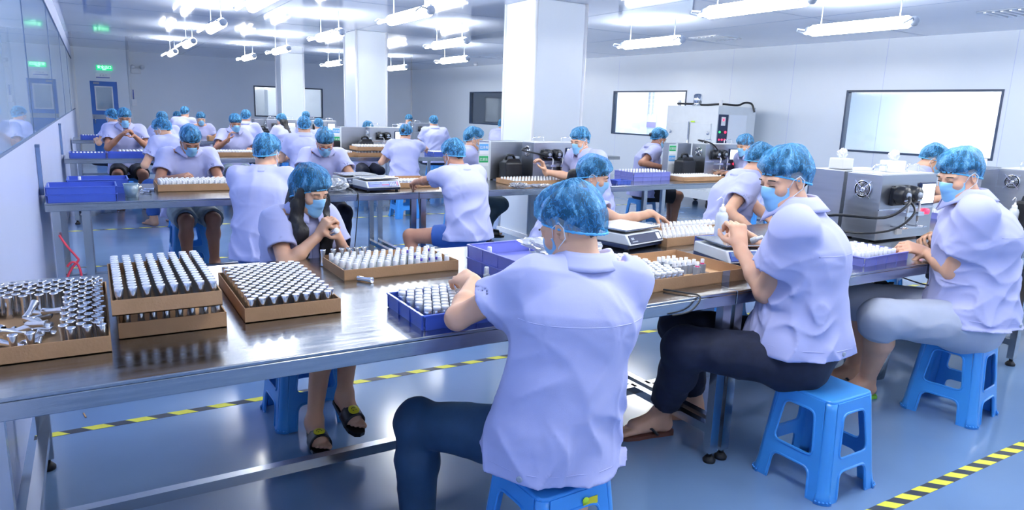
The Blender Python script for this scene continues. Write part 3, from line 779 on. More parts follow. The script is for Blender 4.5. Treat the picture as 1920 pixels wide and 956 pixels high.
    for sd in (-1,1):
        E_,W_ = hands[sd]; a_ = nrm(E_-S[sd]); se = S[sd]+(E_-S[sd])*sleeve
        Gs.cone(S[sd],se+a_*.05,.047*k*thin+o*.5,.068*k*thin+o*.8,0)
        Gs.cut(se,a_,lo=se-.16,hi=se+.16)
        Gs.cone(se-a_*.02,se+a_*.04,.050*k*thin+o*.5,.056*k*thin+o*.8,0,mode='s')
    G.put((slice(None),)*3,Gs.D,.075); del Gs
    G.cone(N0-un*.05*k,N0+un*.012*k,.066*k,.062*k,.03)
    sd_ = zlib.crc32(label.encode())%97*.13
    amp = .014*wrk*k
    def dfn(a,b,c):
        w1 = wr(a,b,c,sd_)
        pit = 0
        for sg in (-1,1):
            q = S[sg]-un*.14*k-rt*sg*.03*k
            r = np.sqrt((a-q[0])**2+(b-q[1])**2+(c-q[2])**2); th = np.arctan2(c-q[2],(a-q[0])*sg+1e-6)
            pit = pit+np.exp(-(r/.14)**2)*np.clip(r/.10-.25,0,1)*np.sin(th*7+sd_+r*14)*.55
        low = np.clip((C[2]-c)/.25,0,1)
        return -amp*(w1*(.4+.6*low)+pit*.22)
    G.disp(dfn,.06)
    G.cut(hemp,np.array([0,-.05,-1.]))
    G.cut(N0+un*.008*k+np.array([0,-.012,0]),nrm(un+np.array([0,.25,0])),lo=N0-.09,hi=N0+.12)
    if DEBUG: print('PERSON   S',topx(Mw@Vector(S[-1])),topx(Mw@Vector(S[1])),'E',topx(Mw@Vector(hands[-1][0])),topx(Mw@Vector(hands[1][0])),'W',topx(Mw@Vector(hands[-1][1])),topx(Mw@Vector(hands[1][1])),'K',topx(Mw@Vector(K[-1])),topx(Mw@Vector(K[1])),'A',topx(Mw@Vector(A[-1])),topx(Mw@Vector(A[1])),'N',topx(Mw@Vector(N0)),'Sw',[round(q,2) for q in (Mw@Vector(S[-1]))])
    so = bpy.data.objects.new('shirt', G.mesh('shirt',M[shirt])); link(so,body)
    if collar:
        ub = un; fwd = fw
        def cfn(u,v):
            ang = -PI/2+PI*2*u; fr = max(0,math.sin(ang)); w_ = abs(((u)%1)-.5)*2      # 1 at nape, 0 in front
            stand = min(1,v/.35); fall = max(0,(v-.35)/.65)
            rr = .064+.006*stand+.036*fall+.002*math.sin(7*ang)*fall
            zz = -.006+.056*stand-.056*fall-(.04+.03*fall)*fr**2
            return Vector(N0+(rt*math.cos(ang)*rr*1.06+fw*(math.sin(ang)*rr*1.02+.022*fr+.014*fall*fr)+un*zz)*k-fw*.004)
        def cf2(u,v): return cfn(-.455+u*.91,v)
        MB().grid(cf2,44,8).build('collar',M[shirt],so,solid=.005)
        # yoke seam across the back, hem and sleeve seams lie on the cloth
    if res <= .0075:
        bv = BVHTree.FromObject(so,bpy.context.evaluated_depsgraph_get()) if False else BVHTree.FromPolygons([v.co for v in so.data.vertices],[p.vertices for p in so.data.polygons])
        def ray(p,d,L=.35):
            h = bv.ray_cast(Vector(p)+Vector(d)*L,-Vector(d)); return h[0]
        def seam(fn,n,name='seam',r=.0018,L=.35):
            pts = [q for q in (ray(*fn(i/(n-1)),L) for i in range(n)) if q is not None]
            if L < .3 and len(pts) and max((a-b).length for a,b in zip(pts,pts[1:])) > .03: return
            if len(pts)>3:
                for i in range(3): pts = [pts[0]]+[(a+b*2+c)/4 for a,b,c in zip(pts,pts[1:],pts[2:])]+[pts[-1]]
                MB().tube(pts,r,6).build(name,M[shirt],so)
        yk = C+un*.03*k
        seam(lambda u:(yk+un*0, rt*math.cos(PI*(1.12+.76*u))+fw*math.sin(PI*(1.12+.76*u))*.9),40)
        seam(lambda u:(hemp+np.array([0,0,.045]), rt*math.cos(2*PI*u)+fw*math.sin(2*PI*u)),70)
        seam(lambda u:(P*(1-u)+W1*u*0+(C)*u, fw*1.0+rt*.03),30,'placket',.003)
        for sd in (-1,1):
            E_,W_ = hands[sd]; a_ = nrm(E_-S[sd]); e1 = nrm(np.cross(a_,[.3,.2,1])); e2 = np.cross(a_,e1)
            seam(lambda u:(S[sd]+(E_-S[sd])*(sleeve-.09), e1*math.cos(2*PI*u)+e2*math.sin(2*PI*u)),40,L=.105)
        MB().lathe([(0,0),(.010,0),(.010,.004),(.004,.005),(0,.003)],12).build('button',M['grey'],so).matrix_local = \
            T(*(ray(hemp+np.array([0,0,.03]),-fw*.8-rt*.6) or Vector(hemp)))@Vector((0,0,1)).rotation_difference(Vector(-fw*.8-rt*.6)).to_matrix().to_4x4()
    # trousers, shorts or skirt
    if legs:
        pl = np.array([P]+list(K.values())+(list(A.values()) if legs=='trousers' and lowlegs else [])); Lm = SDF(pl.min(0)-.2,pl.max(0)+.2,max(res,.009))
        Lm.cone(P+np.array([0,-.01,.05]),P+np.array([0,.02,-.015]),.150*k*thin,.152*k*thin,.04,(rt,1.14))
        for sd in (-1,1):
            g_ = .016*k
            end = K[sd] if legs=='trousers' else hp[sd]+(K[sd]-hp[sd])*cuff
            gr = .062*k*thin+g_ if legs=='trousers' else (.078 if legs=='shorts' else .080)*k*thin+g_
            Lm.cone(hp[sd],end,.096*k*thin+g_*.7,gr,.04)
            if legs=='trousers' and lowlegs:
                e2 = K[sd]+(A[sd]-K[sd])*cuff; cv_ = K[sd]+(A[sd]-K[sd])*min(.35,cuff*.6)+np.array([0,-.016*k*min(1,cuff),0]); Lm.ell(K[sd],np.array([.070,.070,.070])*k*thin+g_*.5,None,.03); Lm.cone(K[sd],cv_,.062*k*thin+g_,.060*k*thin+g_,.03); Lm.cone(cv_,e2,.060*k*thin+g_,.048*k*thin+g_,.03)
        if legs=='skirt': Lm.cone((hp[-1]+hp[1])/2,(hp[-1]+(K[-1]-hp[-1])*cuff+hp[1]+(K[1]-hp[1])*cuff)/2,.10*k,.085*k,.06,((1,0,0),1.5))
        Lm.disp(lambda a,b,c:-.006*wrk*wr(a,b,c,sd_+2),.05)
        for sd in (-1,1):
            if legs=='trousers' and lowlegs: e2 = K[sd]+(A[sd]-K[sd])*cuff; a_ = A[sd]-K[sd]; q0=e2
            elif legs!='trousers': q0 = hp[sd]+(K[sd]-hp[sd])*cuff; a_ = K[sd]-hp[sd]
            else: continue
            a_ = nrm(a_); bx = .13 if legs!='skirt' else .2
            Lm.cut(q0,a_,lo=q0-bx,hi=q0+bx)
            if legs!='skirt': Lm.cone(q0-a_*.02,q0+a_*.08,.050*k*thin+(.018 if legs=='shorts' else 0),.058*k*thin+(.018 if legs=='shorts' else 0),0,mode='s')
        link(bpy.data.objects.new(legname or legs,Lm.mesh(legs,M[legmat])),body)
    # cap, hair, mask
    nu = 72 if res<.008 else 40
    hm = M[hair]
    def hfn(u,v):
        a = 2*PI*u; ph = PI/2*(1-v)       # v=0 band, 1 crown
        fr = math.sin(a)
        z0 = .042 if fr>0 else .042*(1+fr)-.060*(-fr)
        if style!='short': z0 = .042*max(fr,0)-.07*max(-fr,0)
        z = z0+(.124-z0)*math.sin(PI/2*v); c = math.sqrt(max(0,1-((z-.028)/.098)**2))
        return Vector(hw(.0815*c*math.cos(a), -.012+.1015*c*fr, z))
    MB().grid(hfn,36,12,wrap=True).build('hair',hm,body)
    if style=='bun':
        B = MB(); q = hw(0,-.125,.01)
        B.lathe([(0,-.03),(.022,-.022),(.03,0),(.022,.022),(0,.03)],12,c=tuple(q)); B.build('hair_bun',hm,body)
    if style=='ponytail':
        Hs = SDF(np.array(hw(0,-.16,-.12))-.16,np.array(hw(0,-.16,-.12))+.22,.007)
        Hs.cone(hw(0,-.10,.0),hw(.0,-.135,-.03),.022*k,.03*k,.02); Hs.cone(hw(0,-.135,-.03),hw(0,-.15,-.15),.03*k,.018*k,.02)
        link(bpy.data.objects.new('ponytail',Hs.mesh('ponytail',hm)),body)
    if style=='long' or style=='longback':
        c0 = np.array(N0); Hs = SDF(c0-.34,c0+.34,.0075)
        if style=='long':
            # a heavy lock down each side in front of the shoulder
            for sd in (-1,1):
                q = [hw(sd*.070,.020,.035),hw(sd*.086,.022,-.05),hw(sd*.090,.04,-.14),C+rt*sd*.085*k+fw*.155*k+un*.07*k,C+rt*sd*.075*k+fw*.18*k-un*.05*k,C+rt*sd*.06*k+fw*.19*k-un*.18*k]
                rad = [.022,.034,.040,.040,.036,.018]
                for a_,b_,r1,r2 in zip(q,q[1:],rad,rad[1:]): Hs.cone(a_,b_,r1*k,r2*k,.02,(fw,.7))
            Hs.cone(hw(0,-.07,.03),hw(0,-.09,-.13),.07*k,.05*k,.03)
        else:
            q = [hw(0,-.05,.03),hw(0,-.085,-.06),hw(0,-.10,-.14),N0-fw*.095*k-un*.06*k,C-fw*.165*k+un*.02*k]
            rad = [.072,.07,.062,.055,.035]
            for a_,b_,r1,r2 in zip(q,q[1:],rad,rad[1:]): Hs.cone(a_,b_,r1*k,r2*k,.02,(fw,.75))
        Hs.disp(lambda a,b,c: -.0028*np.sin(a*330+9*np.sin(c*9+b*5)+b*210)-.003*np.sin(a*110+4*np.sin(c*14)),.03)
        link(bpy.data.objects.new('long_hair',Hs.mesh('long_hair',hm)),body)
    if cap:
        ck = capk; rs = (zlib.crc32(label.encode())%89)*.3
        def cfn2(u,v):
            a = 2*PI*u; fr = math.sin(a)
            zf,zb = .048,-.046-.16*(ck-1)
            z0 = zf*(.5+.5*fr)+zb*(.5-.5*fr)
            t = v; e = math.sin(PI*min(t*1.05,1))
            top = .146+.010*(ck-1)
            zz = z0+(top-z0)*math.sin(PI/2*t)
            # meridian profile: out from the band, over the bulge, in to the crown
            rad = math.cos(PI/2*max(0,t*1.02-.02))**.62 if t<1 else 0
            wide = .080+.018*ck*min(1,t*5)
            pl = 1+.018*math.sin(52*a+2*math.sin(5*a+rs))*math.exp(-t*9)
            fo = .0028*math.sin(9*a+5*t+rs)+.0030*math.sin(4*a-13*t+rs*2)+.0016*math.sin(23*a+7*t+2*math.sin(3*a))
            fo *= min(1,t*4)*(1-t*.6)
            X_ = (wide*.97*rad*pl+fo)*math.cos(a); Y_ = (wide*1.20*rad*pl+fo)*fr-.012-.010*ck*(.5-.5*fr)*e
            return Vector(hw(X_,Y_,zz+fo*.5))
        pts = []
        def bandp(u): return cfn2(u,0)
        co = MB().grid(cfn2,nu*2,30 if nu>40 else 18,wrap=True).build('bouffant_cap',M['cap'],body)
        pts = []
        for i in range(nu+1):
            p = cfn2(i/nu,0); pts.append(p)
        MB().tube(pts,[.0042+.0013*math.sin(i*2.4) for i in range(nu+1)],6,caps=False).build('cap_band',M['cap_band'],co)
    if mask:
        def mf(u,v):
            sx = (u-.5)*2; a = sx*1.18
            hw_ = 1-.28*abs(sx)**2
            zt = -.004-.014*sx*sx+.006*math.exp(-(sx*4)**2); zb = -.118+.052*abs(sx)**1.6
            z = zt+(zb-zt)*v
            nose = math.exp(-(sx*3.2)**2)*math.exp(-((z+.03)/.028)**2)*.016
            rr = .101-.010*max(0,(-z-.075)/.04)**2*(1)+nose+.0022*abs(math.sin(v*PI*4))
            return Vector(hw(math.sin(a)*.073*(1-.06*v), -.004+math.cos(a)*rr+.002*(1-abs(sx)), z))
        mo = MB().grid(mf,30,18).build('face_mask',M['mask'],body,solid=.0016)
        mb = MB(); mb.tube([mf(u/24,0) for u in range(25)],.0014,5); mb.tube([mf(u/24,1) for u in range(25)],.0014,5); mb.build('mask_edge',M['strap'],mo)
        for sd in (0,1):
            a_ = mf(sd,0.03); b_ = mf(sd,.97); x_ = 1 if sd else -1
            MB().tube([a_,Vector(hw(x_*.080,.018,.012)),Vector(hw(x_*.084,-.012,.022)),Vector(hw(x_*.088,-.026,.0)),Vector(hw(x_*.083,-.018,-.032)),Vector(hw(x_*.076,.018,-.05)),b_],.0016,6).build('ear_loop',M['strap'],mo)
    if face:
        for sd in (-1,1):
            def eye(u,v): 
                a = (u-.5)*2; return Vector(hw(sd*.032+a*.0150, .0905-.0045*a*a-.0032*sd*a*1.0+.0012, .0005-.0022*(a*a)+v*.0030-.001))
            MB().grid(eye,9,3).build('eyelashes',M['hair'],body,solid=.0025)
            def brow(u,v):
                a = (u-.5)*2; return Vector(hw(sd*.034+a*.0185, .0935-.006*a*a-.004*sd*a, .0235-.003*a*a+v*.0045))
            MB().grid(brow,9,3).build('eyebrow',M['hair'],body,solid=.0025)
    if glasses:
        mb = MB()
        for sd in (-1,1):
            mb.tube([Vector(hw(sd*.034+.024*math.cos(t*2*PI/20),.106-abs(math.cos(t*2*PI/20))*.004,.000+.018*math.sin(t*2*PI/20))) for t in range(21)],.0022,6,caps=False)
            mb.tube([hw(sd*.058,.102,.004),hw(sd*.078,.06,.006),hw(sd*.083,-.01,.006)],.0018,6)
        mb.tube([hw(-.011,.108,.004),hw(.011,.108,.004)],.002,6); mb.build('glasses',M['glasses'],body)
    # shoes
    if shoes and lowlegs:
        for i,sd in enumerate((-1,1)):
            f = nrm(FD[sd]); u_ = np.array([0,0,1.]); lt = np.cross(f,u_)
            if fpitch[i]: f = rotm(lt,fpitch[i])@f; u_ = rotm(lt,fpitch[i])@u_
            a_ = A[sd]; 
            def q(l,fo,h): return a_+(lt*l+f*fo+u_*h)*k
            outline = [(.0,-.065),(.030,-.05),(.034,0),(.036,.06),(.046,.12),(.044,.17),(.025,.205),(0,.215),(-.026,.208),(-.042,.17),(-.044,.12),(-.034,.06),(-.032,0),(-.028,-.05)]
            b = MB(); n_=len(outline); va=[b.bm.verts.new(q(l,fo,-.102 if shoes!='flip' else -.096)) for l,fo in outline]; vb=[b.bm.verts.new(q(l,fo,-.080)) for l,fo in outline]
            b.bm.faces.new(va[::-1]); b.bm.faces.new(vb)
            for j in range(n_): b.bm.faces.new((va[j],va[(j+1)%n_],vb[(j+1)%n_],vb[j]))
            so_ = b.build('sandal_sole',M['green_sole'] if shoes=='flip' else (M['black'] if shoes!='brown' else M['brown_sole']),body)
            if shoes in ('slide','sandal'):
                def sf(u,v):
                    a = PI*(u*1.0); l = .050*math.cos(a); h = -.080+.070*math.sin(a)**.8
                    return Vector(q(l,.075+v*.075,h*(1)+(.0-.008*v)*math.sin(a)))
                st_ = MB().grid(sf,18,6).build('sandal_strap',M['black'],body,solid=.006)
                if shoes=='slide':
                    c_ = q(-.0,.112,-.0135); nn_ = nrm(u_*.95+f*.12)
                    rm = Vector((0,0,1)).rotation_difference(Vector(nn_)).to_matrix().to_4x4()
                    e = MB().lathe([(0,0),(.026,0),(.026,.003),(.022,.005),(0,.0055)],20,M=T(*c_)@rm).build('smiley_badge',M['smiley'],st_)
                    ey = MB()
                    for dx in (-.008,.008): ey.lathe([(0,.005),(.0025,.005),(.0025,.0065),(0,.0065)],8,c=(dx,.006,0),M=T(*c_)@rm)
                    ey.tube([(T(*c_)@rm)@Vector((.012*math.cos(a2),.001-.012*math.sin(a2),.006)) for a2 in np.linspace(.4,PI-.4,8)],.0013,5)
                    ey.build('smiley_face',M['black'],st_)
            if shoes in ('flip','brown'):
                b = MB(); b.tube([q(.0,.155,-.078),q(-.012,.13,-.035),q(-.036,.06,-.05),q(-.04,.03,-.08)],.007,8); b.tube([q(0,.155,-.078),q(.012,.13,-.035),q(.036,.06,-.05),q(.04,.03,-.08)],.007,8)
                b.build('thong_strap',M['black'],body)
                if shoes=='flip': MB().box(-.012,-.02,-.002,.012,.02,.002,M=T(*q(-.022*(-sd),.105,-.036))@RZ(math.atan2(f[1],f[0])-PI/2)).build('strap_badge',M['lime'],body)
    return body
M['cap_band'] = mat('cap_elastic','58b4e8',.6,bump=.4,bscale=200)
M['smiley'] = mat('smiley_yellow','d8d020',.5)
M['green_sole'] = mat('green_sole','7ac03a',.6)
M['lime'] = mat('lime_badge','c8f030',.5)
M['brown_sole'] = mat('brown_sole','6a4238',.6)
# ================================================================ THE WORKERS

R_ = math.radians
PPL = {}
def man(key, label, rz, headat, **k): PPL[key] = seated('person', label, R_(rz), headat, **k)
HERO, MID, FAR = .0055, .008, .011
H1 = dict(res=HERO, sres=.007); H2 = dict(res=MID, sres=.009); H3 = dict(res=FAR, sres=.013, lowlegs=False)
man('front', 'person seen from behind in a lavender shirt, biggest figure, on the nearest stool', -28, (1058,336,1.82), lean=.06,curve=.32,roll=.16,thin=.97,twist=R_(4),hyaw=R_(48),hpitch=.42,
    LH=aty(888,530,2.12),RH=(1.18,2.15,.90),lpole=(-.8,-.35,-.55),ld=(-.05,.8,.05),ln=(.5,-.1,-.8),kup=-.03,lcurl=(.4,.7,.5),rcurl=(.5,.8,.6),rpole=(.25,.2,-.9),knees=(.16,.12),kdir=(-.88,.1),legs='trousers',legmat='teal',
    hem=.07,wrk=1.2,cuff=.93,shoes='slide',capk=1.05,width=.88,**H1)
man('girl', 'woman with long dark hair facing the camera across the front table, hands raised', 198, (586,306,3.44), lean=-.02,curve=.40,hyaw=R_(8),hpitch=.35,female=True,
    RH=aty(598,440,3.36),LH=aty(636,448,3.36),rd=(.35,-.2,.75),ld=(-.25,-.2,.75),rn=(.6,.3,-.2),ln=(-.7,.3,-.2),rcurl=(.8,1.0,.6),lcurl=(.9,1.0,.6),rpole=(.8,-.3,-.4),lpole=(-.5,-.2,-.8),
    feet=((.92,2.98,.24,R_(172)),(.77,2.99,.085,R_(183))),knees=(.06,.10),legs='shorts',legmat='navy_',shoes='slide',style='long',capk=1.25,hem=.1,fpitch=(-.35,0),**H1)
man('third', 'man in profile facing left on the big blue stool behind the table leg', 54, (1476,268,1.93), lean=.0,curve=.30,twist=R_(-22),hyaw=R_(44),hpitch=.26,
    LH=aty(1388,465,2.14),RH=aty(1420,455,2.35),lpole=(-.5,-.1,-.85),rpole=(.3,-.2,-.9),ld=(.15,.35,.8),rd=(-.5,.5,.4),ln=(.3,.7,-.5),lcurl=(.9,.9,.6),knees=(.09,.13),kdir=(.10,.25),kup=.05,
    legs='trousers',legmat='jeans',cuff=.80,shoes='brown',wrk=1.2,hem=-.03,feet=((2.34,2.36,.085,R_(-75)),(2.62,2.40,.085,R_(-60))),**H1)
man('fourth', 'man in pale grey shorts facing left at the machine, rightmost figure', 52, (1803,268,1.90), lean=.02,curve=.34,twist=R_(-20),hyaw=R_(40),hpitch=.32,width=1.08,thin=1.1,
    LH=aty(1735,472,2.06),RH=aty(1756,455,2.36),lpole=(-.3,.0,-1),rpole=(.3,-.2,-.9),ld=(-.8,.4,.25),rd=(-.8,.3,.1),ln=(.0,.6,-.6),lcurl=(.6,.8,.5),knees=(.13,.15),
    legs='trousers',legname='shorts',legmat='greyshort',cuff=.20,shoes='flip',wrk=1.2,hem=.0,kup=.05,kdir=(.0,.15),feet=((3.76,2.16,.085,R_(-70)),(3.95,2.36,.085,R_(-70))),**H1)
man('fifth', 'man bending over the front table behind the profile man, dark open collar', 236, (1440,268,3.62), lean=.08,curve=.4,hyaw=R_(0),hpitch=.5,
    RH=aty(1420,440,3.3),LH=aty(1455,425,3.3),legs='trousers',legmat='jeans',wrk=1.2,**H2)
man('reach', 'woman in profile with ponytail reaching right over a box behind the front man', 245, (1120,288,3.66), lean=.22,curve=.45,hyaw=R_(-14),hpitch=.30,female=True,style='ponytail',
    RH=aty(1222,400,3.32),LH=aty(1150,440,3.4),rd=(.85,-.25,-.35),rn=(0,0,-1),rcurl=(.3,.5,.3),rpole=(.5,-.5,-.3),legs='trousers',legmat='jeans',**H1)
man('seventh', 'man bending forward behind the machine, left of the rightmost man', 215, (1770,262,3.42), lean=.12,curve=.5,hpitch=.6,RH=aty(1765,372,3.1),LH=aty(1790,372,3.1),legmat='jeans',**H2)
man('eighth', 'person from behind between the two tables, left of the woman with long hair', -22, (502,249,5.30), lean=.12,curve=.4,hyaw=R_(-18),hpitch=.35,
    LH=(1.1,5.9,.86),RH=(1.5,5.9,.86),lpole=(-.9,-.3,-.6),legmat='bluecloth',wrk=1.1,**H2)
man('ninth', 'person from behind on a stool at the second table, one bare knee out left', 10, (846,259,5.40), lean=.1,curve=.4,hyaw=R_(4),hpitch=.45,
    LH=(2.45,5.95,.88),RH=(2.9,5.9,.88),lpole=(-.9,-.3,-.5),knees=(.26,.12),kdir=(-.35,0),legs='shorts',legmat='bluecloth',cuff=.5,skin='skin_dark',hem=.04,wrk=1.2,**H2)
man('tenth', 'woman facing the camera, head bowed over a box at the left of the second table', 186, (358,235,7.0), lean=.15,curve=.4,hpitch=.62,female=False,mask=True,style='bun',
    LH=aty(395,338,6.78),RH=aty(335,332,6.78),knees=(.11,.11),legs='shorts',legmat='check',cuff=.95,skin='skin_dark',shoes='sandal',width=1.05,**H2)
man('eleventh', 'woman with red glasses facing the camera, head bowed, behind the scales', 172, (610,240,7.05), lean=.2,curve=.45,hpitch=.6,female=True,glasses=True,style='bun',
    LH=aty(650,330,6.8),RH=aty(580,335,6.8),legmat='jeans',**H2)
man('twelfth', 'man facing right beside the first sign cards of the middle machine', 250, (890,236,7.25), lean=.05,curve=.2,hpitch=.25,knees=(.12,.12),legmat='legging',cuff=.95,shoes='sandal',
    RH=(4.15,6.9,.95),LH=(4.2,7.1,.95),feet=((3.75,6.9,.085,R_(110)),(3.7,7.05,.085,R_(110))),**H2)
man('thirteenth', 'man in profile facing left at the middle machine, hand raised to its tubes', 96, (1088,234,5.95), lean=.18,curve=.35,hyaw=R_(6),hpitch=.25,
    LH=aty(1022,322,6.05),RH=(4.75,6.2,.95),lpole=(-.4,-.4,-.8),ld=(-.3,.1,.9),ln=(-.9,.2,0),legmat='jeans',**H2)
man('fourteenth', 'woman in a black skirt facing right, seated behind the sign cards near the oven', 245, (1240,239,7.3), lean=.08,curve=.25,hpitch=.35,female=True,style='bun',
    RH=aty(1238,312,7.05),LH=aty(1250,315,7.05),legs='skirt',legmat='skirt',cuff=.85,knees=(.07,.09),skin='skin_dark',shoes='sandal',**H2)
man('fifteenth', 'woman with long brown hair in profile facing left before the oven', 82, (1397,250,6.1), lean=.15,curve=.3,hyaw=R_(5),hpitch=.3,female=True,style='longback',hair='hair_brown',
    LH=aty(1356,322,6.3),RH=aty(1362,315,6.4),ld=(-.9,.2,.0),legs='skirt',legmat='skirt',cuff=.6,knees=(.09,.12),shoes='sandal',wrk=1.1,**H2)
man('sixteenth', 'man facing the camera at the left end of the third table, hands together', 182, (232,201,11.7), lean=.1,curve=.35,hpitch=.3,legs='shorts',legmat='skirt',cuff=.85,skin='skin_dark',
    LH=aty(252,255,11.5),RH=aty(228,253,11.5),res=FAR,sres=.012)
man('seventeenth', 'person from behind bending left at the third table, beside a bowed woman', 25, (297,220,9.75), lean=.25,curve=.55,hyaw=R_(25),hpitch=.5,legmat='bluecloth',res=FAR,sres=.012)
man('eighteenth', 'woman facing the camera with a hand at her chin at the third table', 184, (441,212,11.6), lean=.1,curve=.35,hpitch=.3,female=True,style='bun',legs='shorts',legmat='check',cuff=.8,skin='skin_dark',
    RH=aty(428,262,11.35),rpole=(.6,-.2,-.7),rd=(.2,-.1,.9),res=FAR,sres=.012)
man('nineteenth', 'woman from behind reaching right at the third table, before the black jug machine', -22, (762,232,9.75), lean=.25,curve=.45,hyaw=R_(-20),hpitch=.4,RH=aty(803,278,10.15),legmat='jeans',style='bun',res=FAR,sres=.012,wrk=1.2)
man('twentieth', 'person from behind at the third table, just left above the woman with red glasses', -8, (570,217,9.8), lean=.12,curve=.35,hyaw=R_(-5),hpitch=.3,legmat='jeans',res=FAR,sres=.012)
far = [('person from behind standing out against the far wall right of the black jug machine',-12,(813,211,13.6),{}),
 ('masked person facing the camera with a dark cap behind the bowed woman',180,(376,209,15.9),{}),
 ('pale-shirted person from behind, highest cap against the far wall at the left',-30,(346,191,17.6),{}),
 ('small dark-haired masked person half behind the highest cap at the left',200,(332,208,19.2),{}),
 ('person from behind partly hidden by the bending person at the third table',10,(303,208,13.9),{}),
 ('person from behind partly hidden by the man at the left end of the third table',40,(208,203,14.1),{}),
 ('person from behind in a bright shirt right of the woman with hand at chin',-25,(461,205,14.3),{}),
 ('woman from behind with a black ponytail before the left column',20,(527,212,14.6),{'style':'longback'}),
 ('person with a dark-banded cap at the right foot of the left column',-5,(597,221,14.2),{}),
 ('cap of a person just behind the one left of the red glasses woman',0,(573,208,17.0),{}),
 ('cap of a person hidden behind the black jug machine',180,(690,226,11.85),{}),
 ('distant person whose cap shows between two machines by the middle column',180,(767,214,17.4),{}),
 ('person half hidden by the big column left edge',-70,(943,222,14.0),{})]
for i,(l,rz,h,k) in enumerate(far): man('far%d'%i,l,rz,h,lean=.1,curve=.3,hpitch=.25,legmat='jeans',collar=(h[2]<15),**k,**H3)
# ================================================================ STOOLS
def curve_mesh(outlines, ext, bev=0):
    c = bpy.data.curves.new('tmp','CURVE'); c.dimensions = '2D'; c.fill_mode = 'BOTH'; c.extrude = ext; c.bevel_depth = bev; c.bevel_resolution = 1
    for pts in outlines:
        sp = c.splines.new('POLY'); sp.points.add(len(pts)-1); sp.use_cyclic_u = True
        for p,q in zip(sp.points, pts): p.co = (q[0],q[1],0,1)
    o = bpy.data.objects.new('tmp',c); COL.objects.link(o); bpy.context.view_layer.update()
    me = bpy.data.meshes.new_from_object(o.evaluated_get(bpy.context.evaluated_depsgraph_get())); bpy.data.objects.remove(o); return me
def rounded(pts, r, n=5):
    out = []; N = len(pts)
    rs = r if isinstance(r,(list,tuple)) else [r]*N
    for i in range(N):
        p = Vector(pts[i]); a = Vector(pts[i-1]); b = Vector(pts[(i+1)%N]); rr = rs[i]
        if rr <= 0: out.append(tuple(p)); continue
        u = (a-p).normalized(); v = (b-p).normalized()
        p0 = p+u*rr; p1 = p+v*rr
        for k in range(n+1):
            t = k/n; out.append(tuple(p0*(1-t)**2+p*2*t*(1-t)+p1*t*t))
    return out
SH = .434
def make_stool(label):
    t = thing('plastic_stool', label, 'stool')
    bt,tp,H = .185,.142,SH-.012
    tilt = math.atan((bt-tp)/H); HL = H/math.cos(tilt)
    ci = .035
    out = rounded([(-bt+ci,0),(-.100,0),(-.088,.125),(.088,.125),(.100,0),(bt-ci,0),(tp-ci,HL),(-tp+ci,HL)],[0,.004,.035,.035,.004,0,0,0])
    win = rounded([(-.098,.185),(.098,.185),(.073,.375),(-.073,.375)],.032)
    me = curve_mesh([out,win],.0025,.0015)
    # raised rims round the openings
    bm = bmesh.new(); bm.from_mesh(me); mb = MB(); mb.bm.free(); mb.bm = bm
    mb.tube([(x,y,.004) for x,y in win+[win[0]]],.0055,6,caps=False)
    mb.tube([(x,y,.004) for x,y in rounded([(-.104,.012),(-.092,.130),(.092,.130),(.104,.012)],[0,.035,.035,0])],.0055,6)
    first = mb.build('side_panel',M['stool'],None,smooth=True)
    m = first.modifiers.new('e','EDGE_SPLIT'); m.split_angle = .7
    for k in range(4):
        o = first if k==0 else first.copy()
        if k: COL.objects.link(o)
        o.parent = t
        o.matrix_local = RZ(k*PI/2)@T(0,-bt,0)@RX(PI/2-tilt)
    def corner(u,v):
        a = -PI/2*u; r = .030+.010*(1-v); 
        c = (tp-.030)*v+(bt-.040)*(1-v); fl = .010*max(0,1-v*9)
        a = PI/2*u
        return Vector((c+(r+fl)*math.cos(a), c+(r+fl)*math.sin(a), H*v))
    lg = MB().grid(corner,9,14).build('leg',M['stool'],None,solid=.004)
    st = MB()
    for i in range(5):
        a = PI/2*(.1+.2*i); c = bt-.040
        st.lathe([(0,-.006),(.006,0),(0,.006)],8,c=(c+.049*math.cos(a),c+.049*math.sin(a),.012))
    for k in range(4):
        o = lg if k==0 else lg.copy()
        if k: COL.objects.link(o)
        o.parent = t; o.rotation_euler = (0,0,k*PI/2)
        if k==0: stud = st.build('foot_studs',M['stool'],o)
        else: child(stud,'foot_studs',o)
    sq = rounded([(-tp,-tp),(tp,-tp),(tp,tp),(-tp,tp)],.034,6)
    b = MB(); b.prism(sq,SH-.030,SH); s = b.build('seat',M['stool'],t); m = s.modifiers.new('b','BEVEL'); m.width=.007; m.segments=3; m.limit_method='ANGLE'
    for p in s.data.polygons: p.use_smooth = False
    return t
stool0 = make_stool('blue plastic stool under the nearest man, a yellow label on its side')
stool0.location = (1.19,1.665,0); stool0.rotation_euler = (0,0,R_(2))
STK = [stool0]
lb = MB().box(-.028,-.001,-.012,.028,.001,.012).build('side_label',M['smiley'],stool0); lb.location = (.04,-.153,.385); lb.rotation_euler = (-.1,0,0)
lb2 = MB().lathe([(0,0),(.012,0),(.012,.0015),(0,.002)],14,M=RX(PI/2)).build('round_label',M['lime'],stool0); lb2.location = (.02,-.1535,.392)
def stool(label, x, y, rz=0):
    r = stool0.copy(); COL.objects.link(r); r.location=(x,y,0); r.rotation_euler=(0,0,R_(rz)); r['label'] = label
    for ch in stool0.children:
        if 'label' in ch.name: continue
        c = ch.copy(); COL.objects.link(c); c.parent = r
        for g in ch.children: d = g.copy(); COL.objects.link(d); d.parent = c
    return r
stool('whole blue plastic stool under the man in dark jeans, largest in view', 2.66,1.71,0)
stool('blue plastic stool under the man in pale grey shorts', 4.02,1.82,8)
def under(key): p = PPL[key]; return p.location.x, p.location.y
